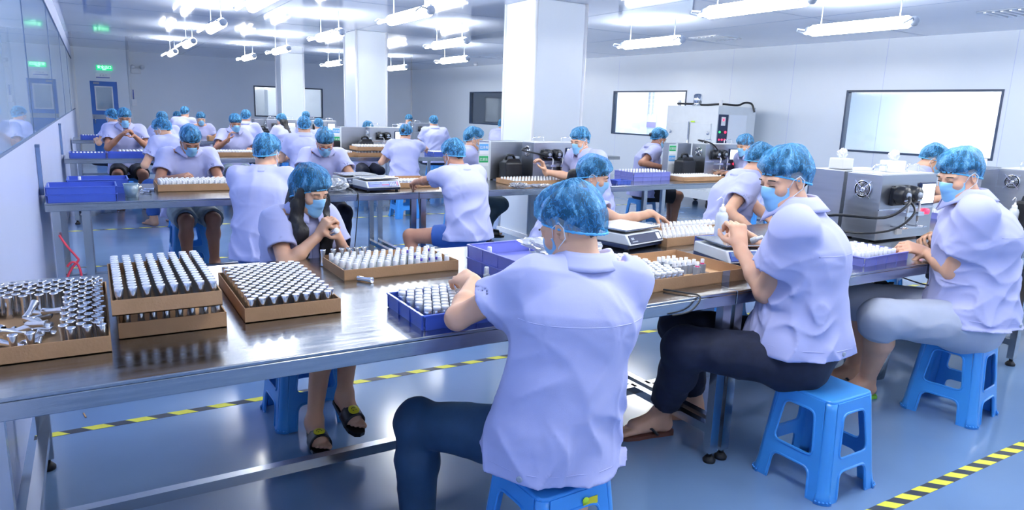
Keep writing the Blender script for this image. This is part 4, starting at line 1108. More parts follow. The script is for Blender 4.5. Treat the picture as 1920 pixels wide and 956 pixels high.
stool('blue plastic stool under the woman with long dark hair',.84,3.37,2)
for key,l,rz in (('fifth','blue plastic stool of the man bending over the front table',12),
    ('reach','blue plastic stool of the woman reaching right',0),('seventh','blue plastic stool of the man bending behind the machine at the right',20),
    ('eighth','blue plastic stool of the person between the tables left of the long-haired woman',0),('ninth','blue plastic stool under the person from behind at the second table',8),
    ('tenth','blue plastic stool under the woman in patterned shorts',0),('eleventh','blue plastic stool of the woman with red glasses',0),('twelfth','blue plastic stool of the man in grey-green trousers',0),
    ('thirteenth','blue plastic stool of the man reaching up to the middle machine',0),('fourteenth','blue plastic stool under the woman in the black skirt',0),('fifteenth','blue plastic stool of the woman with long brown hair',0),
    ('sixteenth','blue plastic stool at the left end of the third table',0),('seventeenth','blue plastic stool under the person bending left at the third table',0),('eighteenth','blue plastic stool of the woman with hand at chin',0),
    ('nineteenth','blue plastic stool of the woman reaching right at the third table',0),('twentieth','blue plastic stool at the third table behind the woman with red glasses',0)):
    x,y = under(key); stool(l,x,y,rz)
for i in range(13):
    x,y = under('far%d'%i); stool('far blue plastic stool hidden under a seated person behind the third table',x,y,0)['group']='blue stools behind the third table'
# ================================================================ CARTONS, TRAYS
def carton(label, x0,y0,x1,y1,z,h=.052,rz=0, group=None, tape=False):
    w,d = x1-x0,y1-y0; t = thing('carton_tray',label,'box',((x0+x1)/2,(y0+y1)/2,z),rz,group); q=.004
    MB().box(-w/2,-d/2,0,w/2,d/2,.003).build('carton_base',M['card_in'],t)
    for nm,b in (('carton_wall',(-w/2,-d/2,0,w/2,-d/2+q,h)),('carton_wall',(-w/2,d/2-q,0,w/2,d/2,h-.001)),('carton_wall',(-w/2,-d/2+q,0,-w/2+q,d/2-q,h-.002)),('carton_wall',(w/2-q,-d/2+q,0,w/2,d/2-q,h-.0015))):
        MB().box(*b).build(nm,M['card'],t)
    if tape:
        MB().box(w*.22,-d/2-.0008,.0,w*.30,-d/2,h).build('clear_tape',M['film'],t); MB().box(w*.30,-d/2+q,.0032,w*.38,d/2-q,.0038).build('clear_tape',M['film'],t)
    return t
def bin_tray(label, x0,y0,x1,y1,z,h=.062,rz=0,mt='tray',group=None,nx=4,ny=3,flare=.006):
    w,d = x1-x0,y1-y0; t = thing('plastic_tray',label,'tray',((x0+x1)/2,(y0+y1)/2,z),rz,group); q=.0035
    MB().box(-w/2+.01,-d/2+.01,0,w/2-.01,d/2-.01,.003).build('tray_base',M[mt],t)
    def wall(L,off,ang,n):
        mb = MB(); A = RZ(ang)@T(0,-off,0)
        mb.box(-L/2+.006,0,.0,L/2-.006,q,h-.004,A@RX(.06)); mb.box(-L/2,-.007,h-.006,L/2,.003,h,A,bev=.0015)
        o = mb.build('tray_wall',M[mt],t)
        r0=None
        for k in range(n+1):
            r = MB().box(-.002,-.005,.002,.002,.001,h-.006).build('rib',M[mt],o) if r0 is None else child(r0,'rib',o); r0 = r0 or r
            r.matrix_local = A@T(-L/2+.008+(L-.016)*k/n,0,0)
    wall(w,d/2,0,nx); wall(w,d/2,PI,nx); wall(d,w/2,PI/2,ny); wall(d,w/2,-PI/2,ny)
    return t
# ================================================================ SMALL THINGS THAT STAND IN ROWS
def tri(o): return o
def p_cap():
    t = thing('aluminium_cap','', 'cap')
    MB().lathe([(.0112,0),(.0125,.003),(.0100,.018),(.0088,.034),(.0098,.050),(.0128,.071),(.0132,.075),(.0118,.075),(.0085,.052),(0,.050)],12).build('cap_shell',M['alum'],t)
    return t
def p_cup():
    t = thing('aluminium_cap','', 'cap')
    MB().lathe([(.0112,0),(.0125,.003),(.0100,.018),(.0088,.034),(.0098,.046),(.0122,.064),(.0132,.073),(.0126,.0755)],12).build('cap_shell',M['alum'],t)
    MB().lathe([(.0126,.0755),(.0118,.0765),(.009,.0762),(0,.0764)],12).build('cap_top',M['alum_satin'],t)
    return t
def p_can():
    t = thing('silver_bottle','', 'bottle')
    MB().lathe([(0,0),(.0135,0),(.0140,.002),(.0140,.050),(.0118,.056)],14).build('bottle_body',M['alum'],t)
    MB().lathe([(.0118,.055),(.0138,.057),(.0138,.066),(.0125,.0675),(0,.0675)],14).build('bottle_lid',M['white'],t)
    return t
def p_vial(body='vialbody',cap='white'):
    t = thing('small_vial','', 'bottle')
    MB().lathe([(0,0),(.0145,0),(.0155,.003),(.0155,.028),(.0095,.034)],12).build('vial_body',M[body],t)
    MB().lathe([(.0105,.033),(.0110,.034),(.0105,.060),(.0090,.0625),(0,.063)],12).build('vial_cap',M[cap],t)
    return t
def p_grey():
    t = thing('grey_square_vial','', 'bottle')
    MB().prism(rounded([(-.0135,-.0135),(.0135,-.0135),(.0135,.0135),(-.0135,.0135)],.004,2),0,.042).build('vial_body',M['grey_cap'],t)
    MB().lathe([(.010,.042),(.0095,.048),(.009,.066),(0,.067)],10).build('vial_neck',M['white'],t)
    return t
PR = {'cap':p_cap,'cup':p_cup,'can':p_can,'vial':p_vial,'grey':p_grey}; PRO = {}
def row_fill(kind, label, group, pts, zrot=None):
    first = None
    for i,(x,y,z) in enumerate(pts):
        if first is None:
            if kind not in PRO: PRO[kind] = PR[kind](); first = PRO[kind]; first.location=(x,y,z); first['label']=label; first['group']=group; continue
            first = PRO[kind]
        o = dup(first,(x,y,z),random.random()*6,label,group)
        if zrot: o.rotation_euler = zrot(i)
def grid_pts(x0,y0,x1,y1,z,nx,ny,jit=.001,stag=0,skip=None):
    out = []
    for j in range(ny):
        for i in range(nx):
            if skip and skip(i,j): continue
            out.append((x0+(x1-x0)*(i+.5+(stag*.5 if j%2 else 0))/(nx+stag*.5)+random.uniform(-jit,jit), y0+(y1-y0)*(j+.5)/ny+random.uniform(-jit,jit), z))
    return out
def stuff_fill(kind, name, label, cat, group, pts, part_of=None):
    "many tiny ones as one object"
    if kind not in PRO: PRO[kind] = PR[kind](); PRO[kind].location = (*pts[0][:2],pts[0][2]); PRO[kind]['label']=label; PRO[kind]['group']=group; pts = pts[1:]
    mats = []; V=[];Fc=[];MI=[]; off=0; parts = [c for c in PRO[kind].children if c.type=='MESH']
    for (x,y,z) in pts:
        for k,c in enumerate(parts):
            me = c.data
            for v in me.vertices: V.append((v.co.x+x,v.co.y+y,v.co.z+z))
            for p in me.polygons: Fc.append([off+a for a in p.vertices]); MI.append(k)
            off += len(me.vertices)
    me = bpy.data.meshes.new(name); me.from_pydata(V,[],Fc)
    for c in parts: me.materials.append(c.data.materials[0])
    me.polygons.foreach_set('material_index',MI); me.polygons.foreach_set('use_smooth',[True]*len(Fc)); me.update()
    o = link(bpy.data.objects.new(name,me)); tag(o,label,cat); o['kind']='stuff'; return o
Z = TZ+.0035
# box 1, far left: caps lying and standing
carton('open carton at the left wall with jumbled and standing metal caps', XL+.012,2.25,.0,2.97,TZ,.05)
pts = []
for j in range(20):
    for i in range(8):
        x = -.325+i*.042+(.0 if j%2 else .018); y = 2.285+j*.0345
        if x < -.17 and j < 6: continue
        if x < -.13 and j < 13: continue
        if x > -.02: x = -.022
        pts.append((x+random.uniform(-.003,.003),y,Z))
pts = [(-.235,2.275,Z),(-.195,2.276,Z)]+pts
row_fill('cap','flared aluminium cap standing in the leftmost carton','standing caps in the leftmost carton',pts)
lay = []
for k in range(20):
    x = random.uniform(-.315,-.15); y = random.uniform(2.42,2.72); z = Z+.014+(.022 if k%3==0 else 0)
    o = dup(PRO['cap'],(x,y,z),0,'aluminium cap lying on its side in the leftmost carton','tipped caps in the leftmost carton',rot=(PI/2+random.uniform(-.5,.35),0,random.uniform(0,6.28)))
# boxes 2, stacked pair
carton('lower carton of the stacked pair, metal caps showing under the upper one', .022,2.36,.335,2.92,TZ,.052)
row_fill('cap','aluminium cap showing in the gap below the upper stacked carton','caps in the lower stacked carton',[(x,y,z+.016) for x,y,z in grid_pts(.03,2.37,.328,2.47,Z,8,3,.003)])
carton('upper carton of the stacked pair, eight rows of metal caps', .008,2.29,.315,2.845,TZ+.096,.048)
row_fill('cup','flared aluminium cap standing in the upper stacked carton','caps in the upper stacked carton',grid_pts(.012,2.297,.311,2.83,TZ+.096+.0035,8,15,.0006))
MB().box(.03,2.37,TZ+.003,.33,2.91,TZ+.0185).build('carton_insert',M['card_in'],[o for o in bpy.data.objects if o.get('label','').startswith('lower carton of the stacked')][0]).matrix_local=T(-.1785,-2.64,-TZ)
# box 3
carton('carton of closely set metal caps just right of the stacked pair', .395,2.375,.725,2.955,TZ,.052)
b3 = grid_pts(.40,2.38,.72,2.95,Z,8,19,.0008,stag=1)
row_fill('cup','flared aluminium cap in the front rows of the carton right of the stacked pair','caps in the third carton, front rows',b3[:72])
stuff_fill('cup','aluminium_caps','back rows of aluminium caps in the carton right of the stacked pair','caps',None,b3[72:])
# box 4
carton('long carton of small white-capped vials before the long-haired woman', .875,2.825,1.425,3.17,TZ,.047,R_(1))
row_fill('vial','small white-capped vial in the long carton before the long-haired woman','vials in the long carton',grid_pts(.885,2.835,1.415,3.12,Z,14,7,.0015,stag=1,skip=lambda i,j:(i*7+j*5)%23==0))
M['bv'] = M['purple']
first=None
for (x,y,z) in [(a,b,c) for a,b,c in grid_pts(1.20,2.85,1.40,3.12,Z,5,4,.006) if random.random()<.6]:
    if first is None:
        first = thing('small_vial','violet-collared vial at the right end of the long carton','bottle',(x+.009,y+.012,z),0,'violet-collared vials'); 
        MB().lathe([(0,0),(.0125,0),(.0135,.003),(.0135,.034),(.0075,.041),(.0075,.046)],12).build('vial_body',M['bottle'],first)
        MB().lathe([(.0095,.038),(.0105,.040),(.0105,.052),(.0085,.053)],12).build('vial_collar',M['purple'],first)
        MB().lathe([(.0085,.050),(.0092,.051),(.0088,.066),(0,.068)],12).build('vial_cap',M['white'],first)
    else: dup(first,(x+.009,y+.012,z))
for k,(px,py) in enumerate(((608,505),(627,503),(640,500),(655,500),(668,498),(680,496))):
    p = at(px,py-6,Z); dup(PRO['cap'],(p.x,3.135,Z),0,'flared cap standing at the back left of the long carton','caps in the back row of the long carton')
dup(PRO['cap'],(.93,2.80,TZ+.0135),0,'single cap lying on the table at the left corner of the long carton',None,rot=(PI/2,0,R_(35)))
# tray 5
bin_tray('dark blue tray of silver bottles under the nearest man\'s hand', .905,2.045,1.315,2.375,TZ,.055,0,'tray',None,4,3)
row_fill('can','silver bottle with white lid in the dark blue tray under the nearest man\'s hand','silver bottles in the dark blue tray',grid_pts(.918,2.058,1.30,2.365,Z,11,8,.0015,stag=1,skip=lambda i,j:(i>6 and j<3)))
# trays behind the front man: blue plastic, its lit look put into the colour
bin_tray('lower of the two stacked pale violet trays left of the nearest man\'s head', 1.48,2.43,1.84,2.83,TZ,.06,R_(3),'tray_pale')
bin_tray('upper empty pale violet tray left of the nearest man\'s head', 1.48,2.43,1.84,2.83,TZ+.061,.06,R_(3),'tray_pale')
bin_tray('pale violet tray half under the plastic bag, behind the nearest man\'s arm', 1.49,2.05,1.86,2.36,TZ,.06,R_(3),'tray_pale')
for i,(px,py,z) in enumerate(((925,462,TZ+.068),(1001,452,TZ+.068),(912,520,TZ),(1001,450,TZ+.07))):
    if i==3: continue
    p = at(px,py+6,z); 
    if i<2: p = Vector((1.52+.28*i,2.70,TZ+.0645))
    dup(PRO['vial'],p,0,['single vial standing in the empty blue tray painted pale as lit','vial at the far corner of the blue tray painted pale as lit','vial standing on the table beside the nearest man\'s hand'][i],None)['group']='loose vials'
def crumple(name,label,cat,c,r,h,mt,seed=0,n=28,parent=None,amp=.35):
    rnd = random.Random(seed); ph = [rnd.uniform(0,6.28) for _ in range(8)]
    def f(u,v):
        a = 2*PI*u; b = PI*v
        k = 1+amp*(.5*math.sin(3*a+ph[0]+4*b)+.4*math.sin(7*a-5*b+ph[1])+.3*math.sin(11*b+2*a+ph[2])*math.sin(5*a+ph[3])+.2*math.sin(17*a+9*b+ph[4]))
        return Vector((c[0]+r[0]*math.sin(b)*math.cos(a)*k, c[1]+r[1]*math.sin(b)*math.sin(a)*k, c[2]+max(0.001,h*(.5-.5*math.cos(PI-b))*(1+.5*(k-1)))))
    o = MB().grid(f,n*2,n,wrap=True,smooth=False).build(name,M[mt],parent)
    if parent is None: tag(o,label,cat)
    return o
crumple('plastic_bag','crumpled white plastic bag lying on the blue trays painted pale as lit','bag',(1.72,2.40,TZ+.115),(.15,.16),.10,'bag',3)
# box 7 and 8
carton('carton of small white-topped vials under the reaching woman\'s hand', 2.80,2.90,3.40,3.17,TZ,.052,R_(2))
row_fill('vial','white-topped vial in the carton under the reaching hand','vials in the carton under the reaching hand',grid_pts(2.81,2.91,3.39,3.16,Z,16,6,.0015,skip=lambda i,j:(j>3 and i<5)))
carton('second carton of vials at the back edge behind the one under the reaching hand', 3.05,3.19,3.6,3.325,TZ,.05)
stuff_fill('vial','white_vials','rows of white-topped vials in the rear carton at the table\'s back edge','bottles',None,grid_pts(3.06,3.2,3.59,3.32,Z,15,3,.002))
carton('open carton with silver bottles and grey square vials right of the nearest man', 1.96,2.125,2.60,2.60,TZ,.055,R_(1),tape=True)
row_fill('can','silver bottle with white lid grouped at the left in the open carton','silver bottles in the open carton',[p for p in grid_pts(1.975,2.15,2.235,2.585,Z,7,12,.0025,stag=1) if p[1]>2.14+(p[0]-1.97)*.0])
row_fill('grey','grey square vial with pale neck standing in the open carton','grey square vials in the open carton',grid_pts(2.30,2.30,2.46,2.46,Z,5,3,.002,skip=lambda i,j:(i==4 and j==2)))
for px in ((2.395,2.29),(2.47,2.33)):
    o = thing('grey_square_vial','grey square vial with a magenta collar in the open carton','bottle',(px[0]+.02,px[1]-.015,Z),0,'magenta-collared grey vials')
    MB().prism(rounded([(-.0135,-.0135),(.0135,-.0135),(.0135,.0135),(-.0135,.0135)],.004,2),0,.042).build('vial_body',M['grey_cap'],o)
    MB().lathe([(.0105,.042),(.0105,.048),(.009,.049)],10).build('vial_collar',M['magenta'],o); MB().lathe([(.009,.048),(.0088,.067),(0,.068)],10).build('vial_neck',M['white'],o)
# tray 9 by the nearest machine, tray 10
bin_tray('blue tray of white-topped vials before the nearest filling machine', 3.42,2.08,3.86,2.40,TZ,.05,R_(3),'tray_pale')
row_fill('vial','white-topped vial in the blue tray before the nearest machine','vials in the tray before the nearest machine',grid_pts(3.44,2.10,3.80,2.38,Z,9,6,.004))
bin_tray('blue tray of white vials behind the rightmost man\'s face', 5.88,2.85,6.35,3.15,TZ,.05,0,'tray_pale')
row_fill('vial','white vial in the blue tray behind the rightmost man\'s face','vials in the tray behind the rightmost man',grid_pts(5.9,2.87,6.33,3.13,Z,10,4,.003))
# ================================================================ SCALES
def scale(label, x, y, rz=0, back=False, z=TZ, green=False):
    t = thing('weighing_scale',label,'scale',(x,y,z),R_(rz))
    MB().box(-.165,-.15,.012,.165,.16,.035,bev=.006).build('scale_base',M['navy'],t)
    f=None
    for sx in (-.14,.14):
        for sy in (-.125,.13):
            o = MB().lathe([(0,0),(.014,0),(.014,.013),(0,.013)],10).build('foot',M['rubber'],t) if f is None else child(f,'foot',t); f=f or o; o.location=(sx,sy,0)
    b = MB(); prof=[(-.165,.035),(-.125,.092),(.16,.092),(.165,.035)]
    b.prism(prof,-.165,.165,M=Matrix(((0,0,1,0),(1,0,0,0),(0,1,0,0),(0,0,0,1)))); o=b.build('scale_body',M['offwhite'],t); m=o.modifiers.new('b','BEVEL'); m.width=.005; m.segments=2
    A = T(0,-.146,.0645)@RX(math.atan2(.057,.04))
    p = MB().box(-.148,-.026,-.001,.148,.026,.003,M=A).build('front_panel',M['panel_blue'] if not back else M['navy'],t)
    if back: MB().box(.105,-.020,.003,.138,.020,.004,M=A).build('panel_sticker',M['white'],p); MB().box(-.135,-.004,.003,-.11,.01,.004,M=A).build('panel_print',M['grey'],p); MB().box(-.135,-.018,.003,-.085,-.012,.004,M=A).build('panel_print',M['grey'],p)
    else:
        MB().box(-.14,.0,.003,-.03,.022,.0045,M=A).build('display',M['lcd'],p); MB().box(-.02,-.004,.003,.05,.020,.0045,M=A).build('display',M['lcd'],p)
        MB().box(-.02,-.010,.003,.05,-.005,.0045,M=A).build('red_strip',M['magenta'],p)
        MB().box(.062,-.021,.003,.142,.021,.0042,M=A).build('key_plate',M['offwhite'],p)
        k0=None
        for i in range(5):
            for j in range(3):
                k = MB().box(-.005,-.004,.004,.005,.004,.007).build('key',M['panel_blue'] if i<4 else M['magenta'],p) if (k0 is None or i==4) else child(k0,'key',p); k0 = k0 or k
                k.matrix_local = A@T(.072+i*.0155,-.013+j*.013,0)
    if green: MB().box(-.1665,.07,.055,-.165,.13,.075).build('green_sticker',M['green'],t)
    MB().lathe([(0,.09),(.03,.09),(.03,.106),(0,.106)],14).build('pan_support',M['rubber'],t)
    o = MB().box(-.16,-.125,.106,.16,.155,.118,bev=.004).build('weighing_pan',M['steel'],t)
    return t
scale('weighing scale with dark blue front beside the nearest man\'s cap', 2.615,3.045,13,back=True,green=True)
scale('cream weighing scale half hidden by the profile man\'s forearm', 2.86,2.42,-14)
scale('front one of the two white scales before the woman with red glasses', 2.20,6.06,6)
scale('rear one of the two white scales before the woman with red glasses', 2.12,6.42,6,back=True)
# wash bottle beside the profile man
def wash_bottle(label,x,y,z=TZ):
    t = thing('wash_bottle',label,'bottle',(x,y,z))
    MB().lathe([(0,0),(.034,0),(.036,.004),(.036,.125),(.028,.145),(.018,.152)],18).build('bottle_body',M['bottle'],t)
    MB().lathe([(.019,.150),(.020,.152),(.018,.172),(.008,.18),(.006,.195),(0,.195)],14).build('screw_cap',M['white'],t)
    MB().tube([(0,0,.19),(0,0,.225),(-.02,0,.235),(-.055,0,.215)],.0035,6).build('spout',M['white'],t); return t
wb = wash_bottle('tall translucent wash bottle on the front table before the profile man', 3.05,2.72)
MB().box(2.95,2.62,TZ,3.15,2.82,TZ+.07,bev=.004).build('instrument_box',M['panel_blue']); tag(bpy.data.objects['instrument_box'],'low blue box under the tall wash bottle','box'); wb.location.z = TZ+.0705
wash_bottle('white wash bottle behind the rightmost man\'s shoulder', 6.0,2.50)
# ================================================================ FILLING MACHINES
def jug(label,x,y,z=TZ,rz=0,s=1.):
    t = thing('black_jug',label,'jug',(x,y,z),R_(rz)); t.scale=(s,s,s)
    o = MB().box(-.11,-.08,0,.11,.08,.21,bev=.022).build('jug_body',M['black'],t)
    MB().prism(rounded([(-.105,.195),(.105,.195),(.075,.245),(-.06,.245)],.012),-.05,.05,M=RX(PI/2)).build('jug_shoulder',M['black'],t)
    MB().tube([(-.07,0,.235),(-.06,0,.275),(-.03,0,.285),(.02,0,.282),(.045,0,.24)],.014,8).build('jug_handle',M['black'],t)
    MB().lathe([(0,.0),(.028,0),(.028,.03),(.02,.035),(0,.035)],14,c=(.078,0,.235)).build('jug_cap',M['grey'],t)
    return t
def machine(label, x, y, hose=None, w=.63, d=.24, h=.43, ax=None, ay=None, aw=.62, ad=.26, sign=0, z=TZ, det=True, glow=True):
    "front-left corner at x, y; pumps face -Y; the back-to-back cabinet stands behind at the left"
    t = thing('filling_machine',label,'machine',(x,y,z))
    MB().box(0,0,.012,w,d,h,bev=.003).build('front_cabinet',M['steel_panel'],t)
    MB().box(-.004,-.006,.205,w+.0,.002,.212).build('front_seam',M['chrome'],t)
    MB().box(.01,.02,h,w-.01,d-.02,h+.006).build('top_plate',M['white'],t)
    f=None
    for sx in (.04,w-.04):
        for sy in (.04,d-.04):
            o = MB().lathe([(0,0),(.018,0),(.018,.013),(0,.013)],8).build('foot',M['rubber'],t) if f is None else child(f,'foot',t); f=f or o; o.location=(sx,sy,0)
    p0=None
    for k,px in enumerate((.155,.285)):
        if p0 is None:
            p = MB().lathe([(0,0),(.060,0),(.062,-.03),(.055,-.075),(.048,-.085),(0,-.088)],8,M=RX(-PI/2)@Matrix.Scale(1,4)@RZ(PI/8)).box(-.058,-.03,-.07,.058,.0,.045,bev=.006).build('pump_head',M['black'],t); p0=p
            MB().lathe([(0,0),(.022,0),(.018,-.014),(0,-.016)],12,c=(0,0,0),M=T(0,-.085,.0)@RX(-PI/2)).build('rotor_knob',M['grey'],p)
            MB().box(-.03,-.095,-.035,.03,-.08,-.027).build('clamp_lever',M['chrome'],p)
        else:
            p = child(p0,'pump_head',t); 
            for c in p0.children: child(c,c.name.split('.')[0],p)
        p.location=(px,0,.305)
        MB().tube([(px+.05,-.05,.275),(px+.065,-.06,.25),(px+.06,-.065,.215),(px+.055,-.065,.165),(px+.055,-.065,.13)],.0075,8).build('outlet_tube',M['white'],t)
        MB().box(px+.02,-.085,.170,px+.09,-.0,.195).build('nozzle_block',M['chrome'],t)
        MB().tube([(px+.055,-.065,.14),(px+.055,-.065,.105)],.005,8).build('nozzle',M['chrome'],t)
    mb = MB().box(.12,-.10,.095,.40,-.075,.102).tube([(.16,0,.098),(.16,-.1,.098)],.006,8).tube([(.36,0,.098),(.36,-.1,.098)],.006,8); mb.build('nozzle_rail',M['chrome'],t)
    MB().box(.22,-.012,.04,.28,0,.08).build('guide_plate',M['white'],t)
    s = MB().box(.425,-.016,.225,.60,0,.375,bev=.003).build('screen_housing',M['navy'],t); MB().box(.437,-.0185,.238,.588,-.0155,.365).build('lit_display',M['screen'],s)
    if glow: MB().lathe([(0,0),(.02,0),(.018,-.022),(0,-.025)],14,M=T(.54,0,.18)@RX(-PI/2)).build('stop_button',M['redlamp'],t)
    for hx_ in (.05,w-.2):
        MB().tube([(hx_,.1,h),(hx_,.1,h+.045),(hx_+.01,.1,h+.055),(hx_+.13,.1,h+.055),(hx_+.14,.1,h+.045),(hx_+.14,.1,h)],.006,8).build('lift_handle',M['chrome'],t)
    # fan on the left side
    A = T(0,d*.5,.33)@RY(-PI/2)
    g = MB().lathe([(.052,0),(.058,0),(.058,.012),(.052,.012)],24,M=A).lathe([(0,.002),(.018,.002),(.018,.010),(0,.010)],16,M=A)
    for r in (.026,.034,.042): g.lathe([(r-.0015,.008),(r+.0015,.008),(r+.0015,.011),(r-.0015,.011),(r-.0015,.008)],24,M=A)
    fo = g.build('fan_guard',M['chrome'],t); MB().lathe([(0,.001),(.052,.001),(.052,.003),(0,.003)],24,M=A).build('fan_opening',M['black'],t)
    for k in range(4):
        MB().box(-.003,.015,.009,.003,.078,.013,M=A@RZ(PI/4+k*PI/2)).build('guard_arm',M['chrome'],fo)
    if ax is not None:
        dx,dy = ax-x,ay-y
        MB().box(dx,dy,.012,dx+aw,dy+ad,h-.005,bev=.003).build('rear_cabinet',M['steel_panel'],t)
        for sx in (.05,aw-.05): MB().lathe([(0,0),(.018,0),(.018,.013),(0,.013)],8,c=(dx+sx,dy+.05,0)).build('foot',M['rubber'],t)
        if sign:
            sp = MB().box(dx-.145,dy-.004,.03,dx-.008,dy+.0,h-.02).box(dx-.012,dy-.012,.0,dx-.001,dy+.02,h).build('sign_plate',M['offwhite'],t)
            cols = [('bluecard','已消毒',.33),('green','已清洁',.20)] if sign==1 else [('green','已清洁',.33),('bluecard','已消毒',.20)]
            for m_,tx,zz in cols:
                MB().box(dx-.140,dy-.008,zz-.005,dx-.03,dy-.004,zz+.065).build('sign_card',M[m_],sp)
                MB().box(dx-.138,dy-.010,zz-.045,dx-.028,dy-.006,zz-.007).build('card_foot',M['white'],sp)
                text(tx,.034,M['white'],sp,(dx-.086,dy-.010,zz+.026),FACE_Y)
    if hose:
        q = [Vector(v)-Vector((x,y,z)) for v in hose]
        MB().tube(q,.009,8).build('hose',M['black'],t)
    return t
def smooth_path(pts, n=6):
    pts=[Vector(p) for p in pts]; P=[pts[0]]+pts+[pts[-1]]; out=[]
    for i in range(1,len(P)-2):
        for k in range(n):
            t=k/n; a,b,c,d=P[i-1],P[i],P[i+1],P[i+2]
            out.append(.5*((2*b)+(c-a)*t+(2*a-5*b+4*c-d)*t*t+(3*b-a-3*c+d)*t**3))
    out.append(P[-2]); return out
# nearest machine (front row)
machine('nearest filling machine with round fan and twin black pumps, at the right', 4.23,2.51, ax=4.36,ay=2.86,
    hose=smooth_path([(4.02,2.9,.93),(4.08,2.7,.98),(4.15,2.42,1.0),(4.28,2.36,1.08),(4.36,2.40,1.12)]))
c = tag(MB().tube(smooth_path([(3.9,2.75,.92),(4.0,2.5,.90),(4.2,2.38,.93),(4.35,2.35,1.03),(4.40,2.42,1.10)]),.007,8).build('black_hose',M['black']),'thin black hose looping before the nearest machine\'s fan side','hose')
jug('black jug behind the profile man\'s back at the nearest machine', 3.85,2.85,rz=20)
x2 = aty(1000,300,6.35).x; a2 = aty(919,300,6.66).x
machine('middle filling machine with blue sign card over green, beside the column foot', x2,6.35, ax=a2,ay=6.66,aw=x2-a2+.1,sign=1,
    hose=smooth_path([(a2+.42,6.5,1.12),(a2+.45,6.5,1.19),(x2-.12,6.4,1.17),(x2+.05,6.28,1.13),(x2+.12,6.28,1.12)]))
jug('black jug before the middle machine', aty(958,310,6.52).x,6.52,s=1.0)
x3 = aty(1322,300,6.35).x; a3 = aty(1268,300,6.66).x
machine('right filling machine with green sign card over blue, before the white oven', x3,6.35, ax=a3,ay=6.66,aw=x3-a3+.05,sign=2,
    hose=smooth_path([(a3+.35,6.5,1.10),(a3+.45,6.5,1.22),(x3-.05,6.45,1.30),(x3+.1,6.35,1.26),(x3+.2,6.3,1.15)]))
jug('black jug before the right machine near the oven', aty(1284,310,6.5).x,6.5,s=1.05)
x5 = aty(702,250,10.75).x
machine('filling machine of the third row beside the middle column', x5,10.96, ax=x5-.42,ay=11.14,aw=.41,ad=.22,sign=1, glow=False)
jug('black jug before the third row machine', aty(688,255,10.87).x-.02,10.87,s=1.0)
x6 = aty(772,240,15.6).x
machine('distant filling machine with tubes right of the middle column', x6,15.45,glow=False)
x7 = aty(497,225,15.6).x
machine('distant filling machine under the far window at the left column', x7,15.45, ax=x7-.2,ay=15.7,aw=.4,glow=False)
x7 = aty(575,225,15.6).x
machine('distant filling machine right of the left column foot', x7,15.5,glow=False)
jug('far black jug left of the ponytail woman', aty(494,230,15.3).x,15.35)
jug('black jug standing between the ponytail woman and the man from behind', aty(543,245,11.1).x,11.1,s=.95)
jug('black jug standing alone left of the middle column', aty(623,245,11.2).x,11.2,s=1.0)
for i,p in enumerate(((543,240),(623,240))): pass
# cabinet and jugs at the far right edge
steel_table('steel table at the right edge beyond the rightmost man', 5.0, 8.2, 1.99, 3.33, [.2,3.0])
xa = aty(1850,330,2.75).x
machine('filling machine at the right edge behind the rightmost man\'s shoulder', xa+.25,2.55, ax=xa,ay=2.78,aw=.55)
jug('black jug at the right edge below the steel cabinet', xa+.1,2.45,rz=10); jug('second black jug at the right edge, farther right', xa+.45,2.28,rz=0)
# tissue boxes
def tissue(label,x,y,z):
    t = thing('tissue_box',label,'tissues',(x,y,z))
    MB().box(-.06,-.055,0,.06,.055,.075,bev=.006).build('tissue_pack',M['white'],t)
    crumple('tissue','','',(0,0,.07),(.035,.03),.07,'white',int(x*10),12,parent=t,amp=.3); return t
tissue('tissue pack on the steel cabinet behind the profile man', 4.52,3.0,TZ+.426)
tissue('tissue pack on top of the nearest filling machine', 4.52,2.63,TZ+.437)
tissue('tissue pack on the steel cabinet at the right edge', xa+.12,2.9,TZ+.426)
# ================================================================ SECOND ROW GOODS
bin_tray('front lower blue tray at the left end of the second table', XL+.045,5.80,.115,6.14,TZ,.055,0,'tray',None,4,3)
bin_tray('front upper blue tray at the left end of the second table', XL+.045,5.80,.115,6.14,TZ+.056,.055,0,'tray',None,4,3)
bin_tray('rear lower blue tray at the left end of the second table', -.20,6.28,.21,6.62,TZ,.055,0,'tray',None,4,3)
bin_tray('rear upper blue tray at the left end of the second table', -.20,6.28,.21,6.62,TZ+.056,.055,0,'tray',None,4,3)
dup(PRO['vial'],(-.12,6.45,TZ+.0605),0,'single white vial standing in the rear blue tray',None)['group']='loose vials'
t = thing('plastic_cup','clear bluish plastic cup right of the blue trays on the second table','cup',(.22,6.05,TZ))
MB().lathe([(0,0),(.045,0),(.055,.10),(.053,.10),(.043,.003),(0,.003)],16).build('cup_wall',M['clearcup'],t); MB().lathe([(.053,.098),(.058,.098),(.058,.102),(.053,.102)],16).build('cup_rim',M['clearcup'],t)
for i,(x,y) in enumerate(((.3,6.3),(.33,6.42),(.27,6.5),(.36,6.22))):
    dup(PRO['cap'],(x,y,TZ+.0135),0,'metal cap lying by the clear cup on the second table','caps lying by the clear cup',rot=(PI/2,0,i*1.3))
carton('carton of white-topped vials before the bowed woman on the second table', .42,6.30,1.00,6.66,TZ,.06)
row_fill('vial','white-topped vial in the carton before the bowed woman','vials before the bowed woman',grid_pts(.43,6.31,.99,6.64,Z+.022,13,6,.0015,stag=1))
MB().box(.425,6.305,TZ+.0035,.995,6.655,TZ+.024).build('carton_insert',M['card_in'],[o for o in bpy.data.objects if o.get('label')=='carton of white-topped vials before the bowed woman on the second table'][0]).matrix_local=T(-.71,-6.48,-TZ)
carton('carton half hidden by the person left of the long-haired woman', 1.30,6.0,1.6,6.4,TZ,.055)
